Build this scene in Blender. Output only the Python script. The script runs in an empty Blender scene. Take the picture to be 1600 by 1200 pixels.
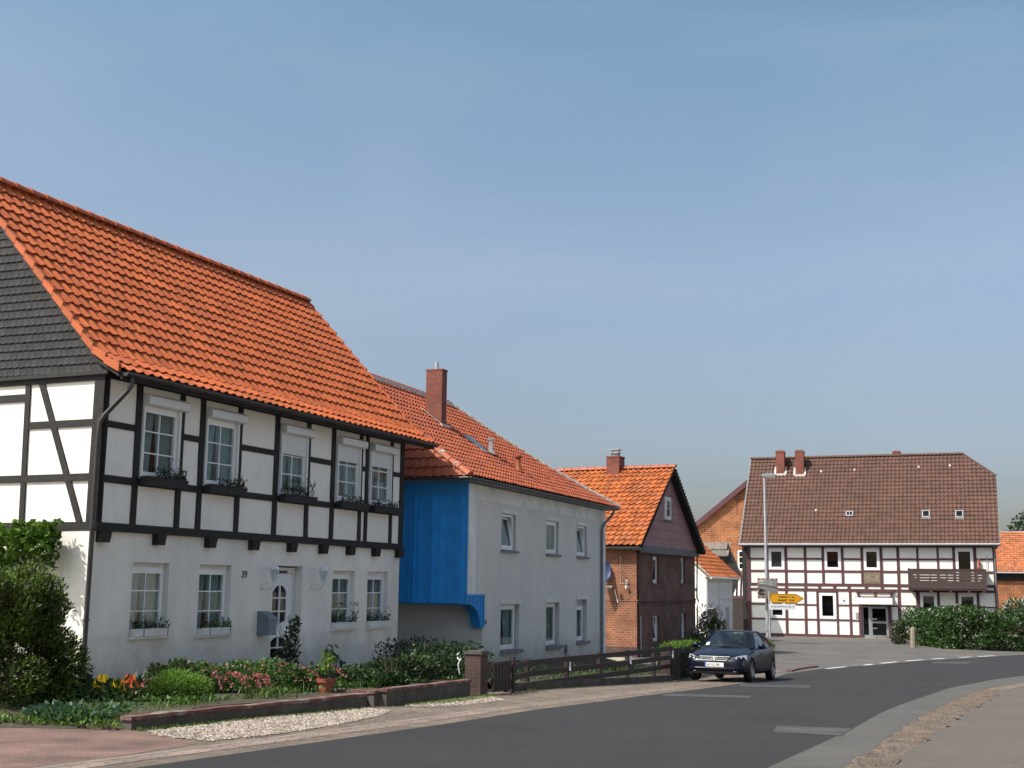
import bpy, bmesh, math, random
import numpy as np
from mathutils import Vector, Matrix
R = math.radians
S = bpy.context.scene
COL = S.collection
random.seed(7)

# ---------------------------------------------------------------- camera, sky, sun
cam = bpy.data.cameras.new("camera"); camo = bpy.data.objects.new("camera", cam); COL.objects.link(camo)
PITCH, ROLL, F = .160723, .011692, 1947.0
fw = Vector((0, math.cos(PITCH), math.sin(PITCH))); rt0 = Vector((1, 0, 0)); up0 = rt0.cross(fw)
rt = rt0*math.cos(ROLL)+up0*math.sin(ROLL); up = up0*math.cos(ROLL)-rt0*math.sin(ROLL)
M = Matrix((rt, up, -fw)).transposed().to_4x4(); M.translation = (0, 0, 1.65)
camo.matrix_world = M
cam.sensor_fit = 'HORIZONTAL'; cam.sensor_width = 36; cam.lens = 36*F/1600; cam.clip_end = 3000; cam.clip_start = .1
S.camera = camo
CRT, CUP, CFW = rt.copy(), up.copy(), fw.copy()
SUN_AZ, SUN_EL = 243.0, 50.5
w = bpy.data.worlds.new("World"); S.world = w; w.use_nodes = True
nt = w.node_tree; bg = nt.nodes["Background"]
sky = nt.nodes.new("ShaderNodeTexSky"); sky.sky_type = 'NISHITA'; sky.sun_disc = False
sky.sun_elevation = R(SUN_EL); sky.sun_rotation = R(SUN_AZ); sky.air_density = 1.0; sky.dust_density = 3.5; sky.ozone_density = 1.0; sky.altitude = 0
# very thin high haze wisps, by direction
wn = nt.nodes.new("ShaderNodeTexNoise"); wn.inputs["Scale"].default_value = 2.2; wn.inputs["Detail"].default_value = 5; wn.inputs["Distortion"].default_value = .6
wt = nt.nodes.new("ShaderNodeTexCoord"); wp = nt.nodes.new("ShaderNodeMapping"); wp.inputs["Scale"].default_value = (1, 1, 3.2); nt.links.new(wt.outputs["Generated"], wp.inputs[0]); nt.links.new(wp.outputs[0], wn.inputs["Vector"])
wr = nt.nodes.new("ShaderNodeMapRange"); wr.inputs[1].default_value = .48; wr.inputs[2].default_value = .78; wr.inputs[3].default_value = 0; wr.inputs[4].default_value = .16; nt.links.new(wn.outputs["Fac"], wr.inputs[0])
wm = nt.nodes.new("ShaderNodeMix"); wm.data_type = 'RGBA'; nt.links.new(wr.outputs[0], wm.inputs["Factor"]); nt.links.new(sky.outputs[0], wm.inputs["A"]); wm.inputs["B"].default_value = (3.6, 4.0, 4.4, 1)
wc = nt.nodes.new("ShaderNodeMix"); wc.data_type = 'RGBA'; wc.blend_type = 'MULTIPLY'; wc.inputs["Factor"].default_value = 1; nt.links.new(wm.outputs["Result"], wc.inputs["A"]); 
ws = nt.nodes.new("ShaderNodeSeparateXYZ"); nt.links.new(wt.outputs["Generated"], ws.inputs[0]); wz = nt.nodes.new("ShaderNodeValToRGB"); nt.links.new(ws.outputs[2], wz.inputs[0])
el = wz.color_ramp.elements; el[0].position = 0; el[0].color = (1.18, 1.10, 1.08, 1); el[1].position = 1; el[1].color = (1.0, 1.08, 1.04, 1)
for p_, c_ in ((.08, (.88, .86, .92)), (.15, (.93, .90, .90)), (.26, (1.09, 1.05, 1.0)), (.43, (1.0, 1.10, 1.05))): e_ = el.new(p_); e_.color = (*c_, 1)
nt.links.new(wz.outputs[0], wc.inputs["B"])
nt.links.new(wc.outputs["Result"], bg.inputs[0]); bg.inputs[1].default_value = .125
sl = bpy.data.lights.new("sun", 'SUN'); sl.energy = 4.3; sl.angle = R(.53); sl.color = (1, .95, .87)
so = bpy.data.objects.new("sun", sl); COL.objects.link(so)
sd = Vector((math.sin(R(SUN_AZ))*math.cos(R(SUN_EL)), math.cos(R(SUN_AZ))*math.cos(R(SUN_EL)), math.sin(R(SUN_EL))))
so.rotation_euler = sd.to_track_quat('Z', 'Y').to_euler(); so.location = sd*50
S.view_settings.view_transform = 'Standard'; S.view_settings.look = 'None'; S.view_settings.exposure = .42; S.view_settings.gamma = 1
S.render.engine = 'CYCLES'

# ---------------------------------------------------------------- materials
def mat(name, col, rough=.8, var=.0, vscale=3., bump=0., bscale=60., rnd=0., dirt=None, metal=0., spec=.5, coat=0., dscale=.6, dlo=.45, dhi=.75, streak=False, splash=None, grain=0.):
    m = bpy.data.materials.new(name); m.use_nodes = True; n = m.node_tree.nodes; l = m.node_tree.links; b = n["Principled BSDF"]
    b.inputs["Roughness"].default_value = rough; b.inputs["Metallic"].default_value = metal; b.inputs["Specular IOR Level"].default_value = spec
    b.inputs["Coat Weight"].default_value = coat; b.inputs["Coat Roughness"].default_value = .05
    tc = n.new("ShaderNodeTexCoord"); vec = tc.outputs["Object"]
    rgb = n.new("ShaderNodeRGB"); rgb.outputs[0].default_value = (*col, 1); cur = rgb.outputs[0]
    def noise(sc, det=6, v=None, ro=.6):
        t = n.new("ShaderNodeTexNoise"); t.inputs["Scale"].default_value = sc; t.inputs["Detail"].default_value = det; t.inputs["Roughness"].default_value = ro
        l.new(v or vec, t.inputs["Vector"]); return t.outputs["Fac"]
    def rng(src, a, b_, c, d):
        r = n.new("ShaderNodeMapRange"); l.new(src, r.inputs[0]); r.inputs[1].default_value = a; r.inputs[2].default_value = b_; r.inputs[3].default_value = c; r.inputs[4].default_value = d; return r.outputs[0]
    def hsv(src, val):
        h = n.new("ShaderNodeHueSaturation"); l.new(src, h.inputs["Color"]); l.new(val, h.inputs["Value"]); return h.outputs[0]
    if var: cur = hsv(cur, rng(noise(vscale), .3, .7, 1-var, 1+var))
    if rnd:
        a = n.new("ShaderNodeAttribute"); a.attribute_name = "rnd"; cur = hsv(cur, rng(a.outputs["Fac"], 0, 1, 1-rnd, 1+rnd))
    if dirt:
        v = vec
        if streak:
            mp = n.new("ShaderNodeMapping"); mp.inputs["Scale"].default_value = (1, 1, .25); l.new(vec, mp.inputs[0]); v = mp.outputs[0]
        mx = n.new("ShaderNodeMix"); mx.data_type = 'RGBA'; l.new(cur, mx.inputs["A"]); mx.inputs["B"].default_value = (*dirt, 1)
        l.new(rng(noise(dscale, 8, v, .65), dlo, dhi, 0, 1), mx.inputs["Factor"]); cur = mx.outputs["Result"]
    if grain: cur = hsv(hsv(cur, rng(noise(38, 3, None, .8), .3, .7, 1-grain, 1+grain)), rng(noise(5, 12, None, .85), .3, .7, 1-grain*.9, 1+grain*.9))
    if splash:      # mud and moss splashed up the foot of a wall
        sp = n.new("ShaderNodeSeparateXYZ"); l.new(vec, sp.inputs[0]); ad = n.new("ShaderNodeMath"); ad.operation = 'MULTIPLY_ADD'; l.new(noise(2.5, 8), ad.inputs[0]); ad.inputs[1].default_value = -1.6; l.new(sp.outputs[2], ad.inputs[2])
        mx = n.new("ShaderNodeMix"); mx.data_type = 'RGBA'; l.new(cur, mx.inputs["A"]); mx.inputs["B"].default_value = (.30, .29, .25, 1); l.new(rng(ad.outputs[0], splash, splash-1.3, 0, .75), mx.inputs["Factor"]); cur = mx.outputs["Result"]
    l.new(cur, b.inputs["Base Color"])
    if bump:
        bp = n.new("ShaderNodeBump"); bp.inputs["Strength"].default_value = 1; bp.inputs["Distance"].default_value = bump
        l.new(noise(bscale, 8), bp.inputs["Height"]); l.new(bp.outputs[0], b.inputs["Normal"])
    return m

def brickmat(name, c1, c2, mortar, bw=.25, bh=.077, mw=.01, bump=.006, var=.25, mot=None):
    m = bpy.data.materials.new(name); m.use_nodes = True; n = m.node_tree.nodes; l = m.node_tree.links; b = n["Principled BSDF"]
    b.inputs["Roughness"].default_value = .85
    uv = n.new("ShaderNodeUVMap"); uv.uv_map = "UVMap"
    ns = n.new("ShaderNodeTexNoise"); ns.inputs["Scale"].default_value = 3; l.new(uv.outputs[0], ns.inputs[0])
    ad = n.new("ShaderNodeVectorMath"); ad.operation = 'MULTIPLY_ADD'; l.new(ns.outputs["Color"], ad.inputs[0]); ad.inputs[1].default_value = (.012, .012, 0); l.new(uv.outputs[0], ad.inputs[2])
    t = n.new("ShaderNodeTexBrick"); l.new(ad.outputs[0], t.inputs[0]); t.inputs["Scale"].default_value = 1
    t.inputs["Color1"].default_value = (*c1, 1); t.inputs["Color2"].default_value = (*c2, 1); t.inputs["Mortar"].default_value = (*mortar, 1)
    t.inputs["Brick Width"].default_value = bw; t.inputs["Row Height"].default_value = bh; t.inputs["Mortar Size"].default_value = mw; t.inputs["Bias"].default_value = 0
    n2 = n.new("ShaderNodeTexNoise"); n2.inputs["Scale"].default_value = 1.3; n2.inputs["Detail"].default_value = 8; l.new(uv.outputs[0], n2.inputs[0])
    r = n.new("ShaderNodeMapRange"); l.new(n2.outputs[0], r.inputs[0]); r.inputs[1].default_value = .3; r.inputs[2].default_value = .7; r.inputs[3].default_value = 1-var; r.inputs[4].default_value = 1+var
    h = n.new("ShaderNodeHueSaturation"); l.new(t.outputs[0], h.inputs["Color"]); l.new(r.outputs[0], h.inputs["Value"]); l.new(h.outputs[0], b.inputs["Base Color"])
    bp = n.new("ShaderNodeBump"); bp.inputs["Distance"].default_value = bump; bp.invert = True; l.new(t.outputs["Fac"], bp.inputs["Height"]); l.new(bp.outputs[0], b.inputs["Normal"])
    return m

def glassmat(name, tint=(.9, .95, .95), ior=1.7, rough=.02):
    m = bpy.data.materials.new(name); m.use_nodes = True; n = m.node_tree.nodes; l = m.node_tree.links; n.remove(n["Principled BSDF"])
    tr = n.new("ShaderNodeBsdfTransparent"); tr.inputs[0].default_value = (*tint, 1)
    gl = n.new("ShaderNodeBsdfGlossy"); gl.inputs["Roughness"].default_value = rough
    lw = n.new("ShaderNodeLayerWeight"); lw.inputs[0].default_value = .5
    pw = n.new("ShaderNodeMath"); pw.operation = 'POWER'; l.new(lw.outputs["Facing"], pw.inputs[0]); pw.inputs[1].default_value = 4
    fr = n.new("ShaderNodeMath"); fr.operation = 'MULTIPLY_ADD'; l.new(pw.outputs[0], fr.inputs[0]); f0 = ((ior-1)/(ior+1))**2; fr.inputs[1].default_value = 1-f0; fr.inputs[2].default_value = f0
    mx = n.new("ShaderNodeMixShader"); l.new(fr.outputs[0], mx.inputs[0]); l.new(tr.outputs[0], mx.inputs[1]); l.new(gl.outputs[0], mx.inputs[2])
    l.new(mx.outputs[0], n["Material Output"].inputs[0]); return m

def leafmat(name, col, var=.45, trans=.3, col2=None):
    m = bpy.data.materials.new(name); m.use_nodes = True; n = m.node_tree.nodes; l = m.node_tree.links; b = n["Principled BSDF"]
    a = n.new("ShaderNodeAttribute"); a.attribute_name = "rnd"
    c2 = col2 or tuple(c*(1+var) for c in col); c1 = tuple(c*(1-var) for c in col)
    mx = n.new("ShaderNodeMix"); mx.data_type = 'RGBA'; l.new(a.outputs["Fac"], mx.inputs["Factor"]); mx.inputs["A"].default_value = (*c1, 1); mx.inputs["B"].default_value = (*c2, 1)
    l.new(mx.outputs["Result"], b.inputs["Base Color"]); b.inputs["Roughness"].default_value = .5; b.inputs["Specular IOR Level"].default_value = .35
    t = n.new("ShaderNodeBsdfTranslucent"); l.new(mx.outputs["Result"], t.inputs[0])
    ms = n.new("ShaderNodeMixShader"); ms.inputs[0].default_value = trans; l.new(b.outputs[0], ms.inputs[1]); l.new(t.outputs[0], ms.inputs[2]); l.new(ms.outputs[0], n["Material Output"].inputs[0])
    return m

Mt = dict(
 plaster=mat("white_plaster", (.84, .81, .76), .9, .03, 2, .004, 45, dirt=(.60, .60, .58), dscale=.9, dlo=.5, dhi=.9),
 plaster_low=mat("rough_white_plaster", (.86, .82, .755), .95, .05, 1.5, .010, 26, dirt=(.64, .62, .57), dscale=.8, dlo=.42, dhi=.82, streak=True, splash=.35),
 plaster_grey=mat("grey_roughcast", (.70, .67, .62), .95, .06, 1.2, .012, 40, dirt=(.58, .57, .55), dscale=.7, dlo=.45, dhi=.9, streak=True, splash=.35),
 plaster_trim=mat("pale_plaster_trim", (.80, .79, .75), .9, .05, 2, .004, 40, dirt=(.5, .5, .46), dscale=1.2),
 cream=mat("cream_plaster", (.80, .79, .73), .9, .03, 1, .003, 40),
 timber=mat("black_timber", (.013, .011, .010), .75, .5, 9, .006, 24, dirt=(.055, .045, .038), dscale=5, dlo=.58, dhi=.85),
 timber_c=mat("maroon_timber", (.092, .034, .042), .75, .3, 8, .004, 24),
 slate=mat("slate", (.028, .027, .028), .85, .1, 5, .002, 50, rnd=.28),
 tile39=mat("orange_pantile", (.46, .104, .026), .65, .12, 1.2, .002, 60, rnd=.17, dirt=(.34, .092, .032), dscale=1.5, dlo=.5, dhi=.9),
 tile33=mat("red_pantile", (.33, .076, .029), .65, .15, 1.0, .002, 60, rnd=.14, dirt=(.30, .10, .07), dscale=2.5, dlo=.5, dhi=.85),
 tileB=mat("old_orange_pantile", (.36, .094, .020), .7, .2, 1.0, .003, 60, rnd=.30, dirt=(.33, .12, .06), dscale=2.2, dlo=.5, dhi=.8),
 tileC=mat("brown_tile", (.098, .048, .034), .85, .12, .6, .003, 60, rnd=.17, dirt=(.085, .048, .036), dscale=.8, dlo=.45, dhi=.85),
 tileR=mat("orange_flat_tile", (.40, .13, .05), .8, .15, .7, .003, 60, rnd=.3, dirt=(.25, .10, .05), dscale=1.2),
 mortar=mat("lime_mortar", (.62, .56, .50), .9, .3, 8, .01, 20),
 pvc=mat("white_frame_plastic", (.80, .81, .82), .35, .02),
 shutter=mat("white_shutter", (.72, .73, .74), .5, .03),
 gutter=mat("dark_gutter", (.035, .03, .03), .4, .2, 5),
 zinc=mat("zinc", (.36, .38, .40), .45, .15, 4, metal=.6),
 zincdark=mat("grey_painted_pipe", (.16, .17, .18), .5, .15, 4),
 sillstone=mat("grey_sill", (.20, .20, .225), .7, .1, 5),
 glass=glassmat("window_glass", (.8, .88, .88), 1.55), glassdark=glassmat("dark_glass", (.25, .28, .28), 1.6),
 curtain=mat("net_curtain", (.25, .34, .335), .9, .08, 6), room=mat("dark_room", (.03, .03, .035), .9),
 blind=mat("pale_blind", (.42, .45, .5), .8, .05, 2),
 blue=mat("blue_painted_board", (.022, .32, .78), .5, .12, 2.5, .003, 30, rnd=.14),
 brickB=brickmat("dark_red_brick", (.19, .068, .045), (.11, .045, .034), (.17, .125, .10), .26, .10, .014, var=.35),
 brickL=brickmat("sunlit_side_brick", (.27, .074, .030), (.16, .052, .026), (.24, .165, .11), .26, .10, .014, var=.4),  # brighter copy of the front brick, sunlight put into its colour
 brickN=brickmat("orange_brick", (.34, .100, .032), (.24, .070, .026), (.33, .20, .11), .5, .15, .022, var=.35),
 brickC=brickmat("chimney_brick", (.24, .055, .035), (.17, .045, .032), (.15, .09, .07), .2, .065, .008),
 brickW=brickmat("old_garden_brick", (.085, .038, .032), (.06, .032, .03), (.07, .06, .052), var=.4),
 mauve=mat("mauve_fibre_panel", (.38, .20, .20), .8, .10, 2, .002, 40, dirt=(.26, .15, .15), dscale=1.2),
 greywood=mat("weathered_grey_wood", (.17, .155, .135), .9, .35, 7, .006, 25),
 blackwood=mat("tarred_board", (.022, .02, .02), .8, .3, 8, .004, 25),
 brownwood=mat("dark_brown_board", (.026, .016, .015), .7, .35, 6, .004, 25),
 balcony=mat("brown_balcony_board", (.055, .033, .029), .7, .3, 6, .004, 25),
 stone=mat("sandstone", (.24, .20, .14), .9, .25, 6, .02, 12),
 concrete=mat("garden_concrete", (.10, .088, .08), .95, .3, 3, .01, 30, dirt=(.05, .045, .035), dscale=2.2, dlo=.4, dhi=.7),
 capred=mat("red_coping", (.13, .055, .05), .85, .35, 5, .008, 25, dirt=(.28, .25, .22), dscale=4, dlo=.5, dhi=.7),
 asphalt=mat("asphalt", (.035, .035, .038), .95, .10, .35, .012, 130, spec=.25, dirt=(.042, .041, .041), dscale=.5, dlo=.4, dhi=.75, grain=.22),
 asphalt2=mat("pale_asphalt", (.095, .088, .083), .92, .14, .5, .012, 110, dirt=(.14, .122, .105), dscale=.45, dlo=.45, dhi=.75, grain=.22),
 gutterstrip=mat("gutter_asphalt", (.085, .084, .080), .92, .15, .6, .015, 100, dirt=(.115, .105, .092), dscale=.9, grain=.22),
 sidewalk=mat("grey_mauve_pavement", (.105, .088, .079), .92, .08, .6, .01, 120, dirt=(.125, .105, .095), dscale=.5, grain=.22),
 sand=mat("sandy_verge", (.19, .148, .115), .95, .3, 2.5, .03, 50, dirt=(.12, .098, .080), dscale=1.6, dlo=.42, dhi=.7, grain=.22),
 worn=mat("worn_paint", (.062, .060, .058), .9, .25, 3, dirt=(.036, .036, .037), dscale=2.2, dlo=.40, dhi=.60),
 white=mat("road_paint", (.62, .62, .6), .8, .1, 4, dirt=(.25, .25, .25), dscale=5, dlo=.55, dhi=.75),
 paver=brickmat("red_clay_paver", (.20, .105, .082), (.15, .085, .07), (.10, .08, .065), .2, .1, .012, var=.4),
 paver2=brickmat("sandstone_paver", (.25, .185, .145), (.19, .145, .12), (.12, .095, .08), .24, .16, .01, var=.3),
 kerb=mat("kerb_stone", (.21, .175, .145), .9, .2, 3, .01, 40), kerbred=mat("red_kerb", (.14, .055, .045), .9, .2, 3),
 soil=mat("soil", (.055, .042, .028), 1, .3, 4, .03, 20, dirt=(.05, .07, .02), dscale=1.5, grain=.22),
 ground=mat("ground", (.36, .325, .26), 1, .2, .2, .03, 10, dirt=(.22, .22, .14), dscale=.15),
 pebble=mat("pale_pebble", (.27, .225, .185), .85, rnd=.55),
 terracotta=mat("terracotta", (.30, .075, .045), .7, .15, 5),
 metalwhite=mat("white_enamel", (.74, .75, .76), .4, .03), mailbox=mat("grey_letterbox", (.16, .20, .235), .4, .08, 4),
 numeral=mat("black_iron", (.01, .01, .01), .5), steel=mat("stainless", (.6, .6, .62), .3, metal=.9),
 galv=mat("galvanised", (.42, .42, .45), .5, .12, 6, metal=.35), mirror=mat("traffic_mirror_surface", (.85, .87, .85), .03, metal=1.0),
 redframe=mat("red_white_rim", (.35, .05, .07), .5), white2=mat("white_sign", (.78, .78, .8), .4), yellow=mat("yellow_sign", (.72, .34, .01), .4),
 ink=mat("sign_ink", (.03, .025, .02), .5), inkgrey=mat("grey_sign_ink", (.22, .24, .3), .5),
 carpaint=mat("navy_car_paint", (.0022, .0036, .014), .35, metal=.0, coat=.25, spec=.3), black=mat("black_plastic", (.012, .012, .013), .5),
 rubber=mat("tyre_rubber", (.015, .015, .015), .85), alloy=mat("alloy_rim", (.45, .46, .47), .3, metal=.8), chrome=mat("chrome", (.75, .75, .76), .12, metal=1),
 lampglass=mat("headlamp", (.62, .64, .68), .12, metal=.3, coat=1), amber=mat("indicator", (.5, .2, .05), .3), carglass=glassmat("car_glass", (.66, .72, .70), 1.55),
 seat=mat("car_interior", (.06, .06, .065), .9), platewhite=mat("plate", (.75, .75, .74), .4), plateblue=mat("plate_blue", (.02, .08, .4), .4), dish=mat("navy_dish", (.03, .05, .14), .4),
 bark=mat("bark", (.06, .045, .03), .95, .3, 10, .01, 20),
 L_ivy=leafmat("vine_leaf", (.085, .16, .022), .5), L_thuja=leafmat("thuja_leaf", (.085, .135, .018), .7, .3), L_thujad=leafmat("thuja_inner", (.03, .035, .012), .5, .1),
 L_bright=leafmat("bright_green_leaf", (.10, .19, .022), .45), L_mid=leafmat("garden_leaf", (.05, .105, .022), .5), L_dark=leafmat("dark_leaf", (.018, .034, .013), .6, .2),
 L_blue=leafmat("blue_green_leaf", (.06, .12, .07), .4), L_hedge=leafmat("hedge_leaf", (.035, .078, .016), .55), L_grass=leafmat("grass_blade", (.10, .16, .03), .45),
 L_tree=leafmat("far_tree_leaf", (.028, .055, .018), .5), L_copper=leafmat("copper_leaf", (.07, .035, .03), .5),
 P_pink=leafmat("pink_blossom", (.62, .17, .20), .3), P_yellow=leafmat("yellow_bloom", (.78, .55, .02), .15), P_orange=leafmat("orange_bloom", (.70, .14, .04), .3),
 P_white=leafmat("white_blossom", (.72, .68, .66), .15), P_lilac=leafmat("lilac_blossom", (.50, .36, .46), .25), P_mauve=leafmat("mauve_blossom", (.42, .28, .34), .3), P_red=leafmat("red_bloom", (.35, .04, .03), .3),
)

# ---------------------------------------------------------------- mesh helpers
class MB:
    def __init__(s, T=None): s.v = []; s.f = []; s.m = []; s.r = []; s.T = T; s.cr = 0.
    def add(s, vs, fs, mi=0):
        b = len(s.v)
        if s.T: vs = [s.T(*p) for p in vs]
        s.v += [tuple(p) for p in vs]
        for f in fs: s.f.append([b+i for i in f]); s.m.append(mi); s.r.append(s.cr)
        return s
    def box(s, x0, x1, y0, y1, z0, z1, mi=0):
        return s.add([(x0, y0, z0), (x1, y0, z0), (x1, y1, z0), (x0, y1, z0), (x0, y0, z1), (x1, y0, z1), (x1, y1, z1), (x0, y1, z1)],
              [(0, 3, 2, 1), (4, 5, 6, 7), (0, 1, 5, 4), (1, 2, 6, 5), (2, 3, 7, 6), (3, 0, 4, 7)], mi)
    def prism(s, pts, y0, y1, mi=0):     # polygon in x,z, extruded along y
        n = len(pts); a = sum(pts[i][0]*pts[(i+1) % n][1]-pts[(i+1) % n][0]*pts[i][1] for i in range(n))
        if a < 0: pts = pts[::-1]
        return s.add([(x, y0, z) for x, z in pts]+[(x, y1, z) for x, z in pts],
              [tuple(range(n)), tuple(range(2*n-1, n-1, -1))]+[(i, i+n, (i+1) % n+n, (i+1) % n) for i in range(n)], mi)
    def beam(s, x0, z0, x1, z1, wd, y0, y1, mi=0):
        dx, dz = x1-x0, z1-z0; L = math.hypot(dx, dz); nx, nz = -dz/L*wd/2, dx/L*wd/2
        return s.prism([(x0+nx, z0+nz), (x0-nx, z0-nz), (x1-nx, z1-nz), (x1+nx, z1+nz)], y0, y1, mi)
    def ring(s, x0, x1, z0, z1, wd, y0, y1, mi=0):
        s.box(x0, x1, y0, y1, z0, z0+wd, mi); s.box(x0, x1, y0, y1, z1-wd, z1, mi)
        s.box(x0, x0+wd, y0, y1, z0+wd, z1-wd, mi); s.box(x1-wd, x1, y0, y1, z0+wd, z1-wd, mi); return s
    def tube(s, path, r, n=10, mi=0, cap=True):
        path = [Vector(p) for p in path]; vs = []; fs = []
        rr = r if isinstance(r, (list, tuple)) else [r]*len(path)
        for i, p in enumerate(path):
            d = (path[min(i+1, len(path)-1)]-path[max(i-1, 0)]).normalized()
            a = d.cross(Vector((0, 0, 1)))
            if a.length < .05: a = Vector((1, 0, 0))
            a.normalize(); b = d.cross(a)
            for k in range(n):
                t = 2*math.pi*k/n; vs.append(p+a*math.cos(t)*rr[i]+b*math.sin(t)*rr[i])
        for i in range(len(path)-1):
            for k in range(n): fs.append((i*n+k, i*n+(k+1) % n, (i+1)*n+(k+1) % n, (i+1)*n+k))
        if cap: fs += [tuple(range(n-1, -1, -1)), tuple((len(path)-1)*n+k for k in range(n))]
        return s.add(vs, fs, mi)
    def lathe(s, prof, c=(0, 0, 0), n=16, mi=0):
        vs = [(c[0]+r*math.cos(2*math.pi*k/n), c[1]+r*math.sin(2*math.pi*k/n), c[2]+z) for r, z in prof for k in range(n)]
        fs = [(i*n+k, i*n+(k+1) % n, (i+1)*n+(k+1) % n, (i+1)*n+k) for i in range(len(prof)-1) for k in range(n)]
        return s.add(vs, fs, mi)
    def wall(s, x0, x1, z0, z1, holes, y, t, mi=0):   # holes (x0,x1,z0,z1)
        xs = sorted({x0, x1, *[h[0] for h in holes], *[h[1] for h in holes]}); zs = sorted({z0, z1, *[h[2] for h in holes], *[h[3] for h in holes]})
        for i in range(len(xs)-1):
            for j in range(len(zs)-1):
                cx, cz = (xs[i]+xs[i+1])/2, (zs[j]+zs[j+1])/2
                if any(h[0] < cx < h[1] and h[2] < cz < h[3] for h in holes): continue
                a, b, c, d = xs[i], xs[i+1], zs[j], zs[j+1]
                s.add([(a, y, c), (b, y, c), (b, y, d), (a, y, d)], [(0, 1, 2, 3)], mi)
                s.add([(a, y+t, c), (b, y+t, c), (b, y+t, d), (a, y+t, d)], [(3, 2, 1, 0)], mi)
        for a, b, c, d in holes+[(x0, x1, z0, z1)]:
            o = (a, b, c, d) == (x0, x1, z0, z1)
            fs = [(0, 1, 5, 4), (1, 2, 6, 5), (2, 3, 7, 6), (3, 0, 4, 7)]
            if not o: fs = [f[::-1] for f in fs]
            s.add([(a, y, c), (b, y, c), (b, y, d), (a, y, d), (a, y+t, c), (b, y+t, c), (b, y+t, d), (a, y+t, d)], fs, mi)
        return s
    def build(s, name, mats, parent=None, dz=0., smooth=False, clips=(), rnd=None):
        me = bpy.data.meshes.new(name); o = bpy.data.objects.new(name, me)
        vs = [(x, y, z-dz) for x, y, z in s.v] if dz else s.v
        me.from_pydata(vs, [], s.f)
        if not isinstance(mats, (list, tuple)): mats = [mats]
        for m in mats: me.materials.append(m)
        me.polygons.foreach_set("material_index", s.m)
        if any(s.r): me.attributes.new("rnd", 'FLOAT', 'FACE').data.foreach_set("value", s.r)
        if s.T:
            bm = bmesh.new(); bm.from_mesh(me); bmesh.ops.recalc_face_normals(bm, faces=bm.faces); bm.to_mesh(me); bm.free()
        if clips:
            bm = bmesh.new(); bm.from_mesh(me)
            for co, no in clips:
                bmesh.ops.bisect_plane(bm, geom=bm.verts[:]+bm.edges[:]+bm.faces[:], plane_co=Vector(co)-Vector((0, 0, dz)), plane_no=no, clear_outer=True)
            bm.to_mesh(me); bm.free()
        me.update(); uvmap(me, dz)
        if smooth:
            me.polygons.foreach_set("use_smooth", [True]*len(me.polygons)); me.set_sharp_from_angle(angle=R(40 if smooth is True else smooth))
        COL.objects.link(o)
        if parent: o.parent = parent
        return o

def uvmap(me, dz=0.):
    uv = me.uv_layers.new(name="UVMap"); nl = len(me.loops)
    if not nl: return
    vi = np.empty(nl, int); me.loops.foreach_get("vertex_index", vi); co = np.empty(len(me.vertices)*3); me.vertices.foreach_get("co", co); co = co.reshape(-1, 3)[vi]
    pn = np.empty(len(me.polygons)*3); me.polygons.foreach_get("normal", pn); pn = np.abs(pn.reshape(-1, 3)); lt = np.empty(len(me.polygons), int); me.polygons.foreach_get("loop_total", lt)
    n = np.repeat(pn, lt, 0); out = np.empty((nl, 2)); ax = n.argmax(1)
    out[:, 0] = np.where(ax == 0, co[:, 1], co[:, 0]); out[:, 1] = np.where(ax == 2, co[:, 1], co[:, 2]+dz)
    uv.data.foreach_set("uv", out.ravel())

def tag(o, label=None, cat=None, group=None, kind=None):
    for k, v in (('label', label), ('category', cat), ('group', group), ('kind', kind)):
        if v: o[k] = v
    return o
def root(name, loc, label, cat, az=None, group=None, rz=0., sc=1.):
    o = bpy.data.objects.new(name, None); COL.objects.link(o); o.location = loc; o.scale = (sc, sc, sc); o.empty_display_size = .3
    o.rotation_euler.z = R(90-az) if az is not None else rz
    return tag(o, label, cat, group)
def copy_tree(o, parent=None):
    c = o.copy(); COL.objects.link(c)
    if parent: c.parent = parent
    for ch in list(o.children): copy_tree(ch, c)
    return c
def text(name, s, size, m, parent, loc, T='front', depth=.004, yaw=0.):
    cu = bpy.data.curves.new(name, 'FONT'); cu.body = s; cu.size = size; cu.extrude = depth; cu.align_x = 'LEFT'
    o = bpy.data.objects.new(name, cu); COL.objects.link(o); dg = bpy.context.evaluated_depsgraph_get(); me = bpy.data.meshes.new_from_object(o.evaluated_get(dg))
    bpy.data.objects.remove(o); o = bpy.data.objects.new(name, me); me.materials.clear(); me.materials.append(m); COL.objects.link(o); o.parent = parent
    o.location = loc; o.rotation_euler = (R(90), 0, yaw); return o

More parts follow.
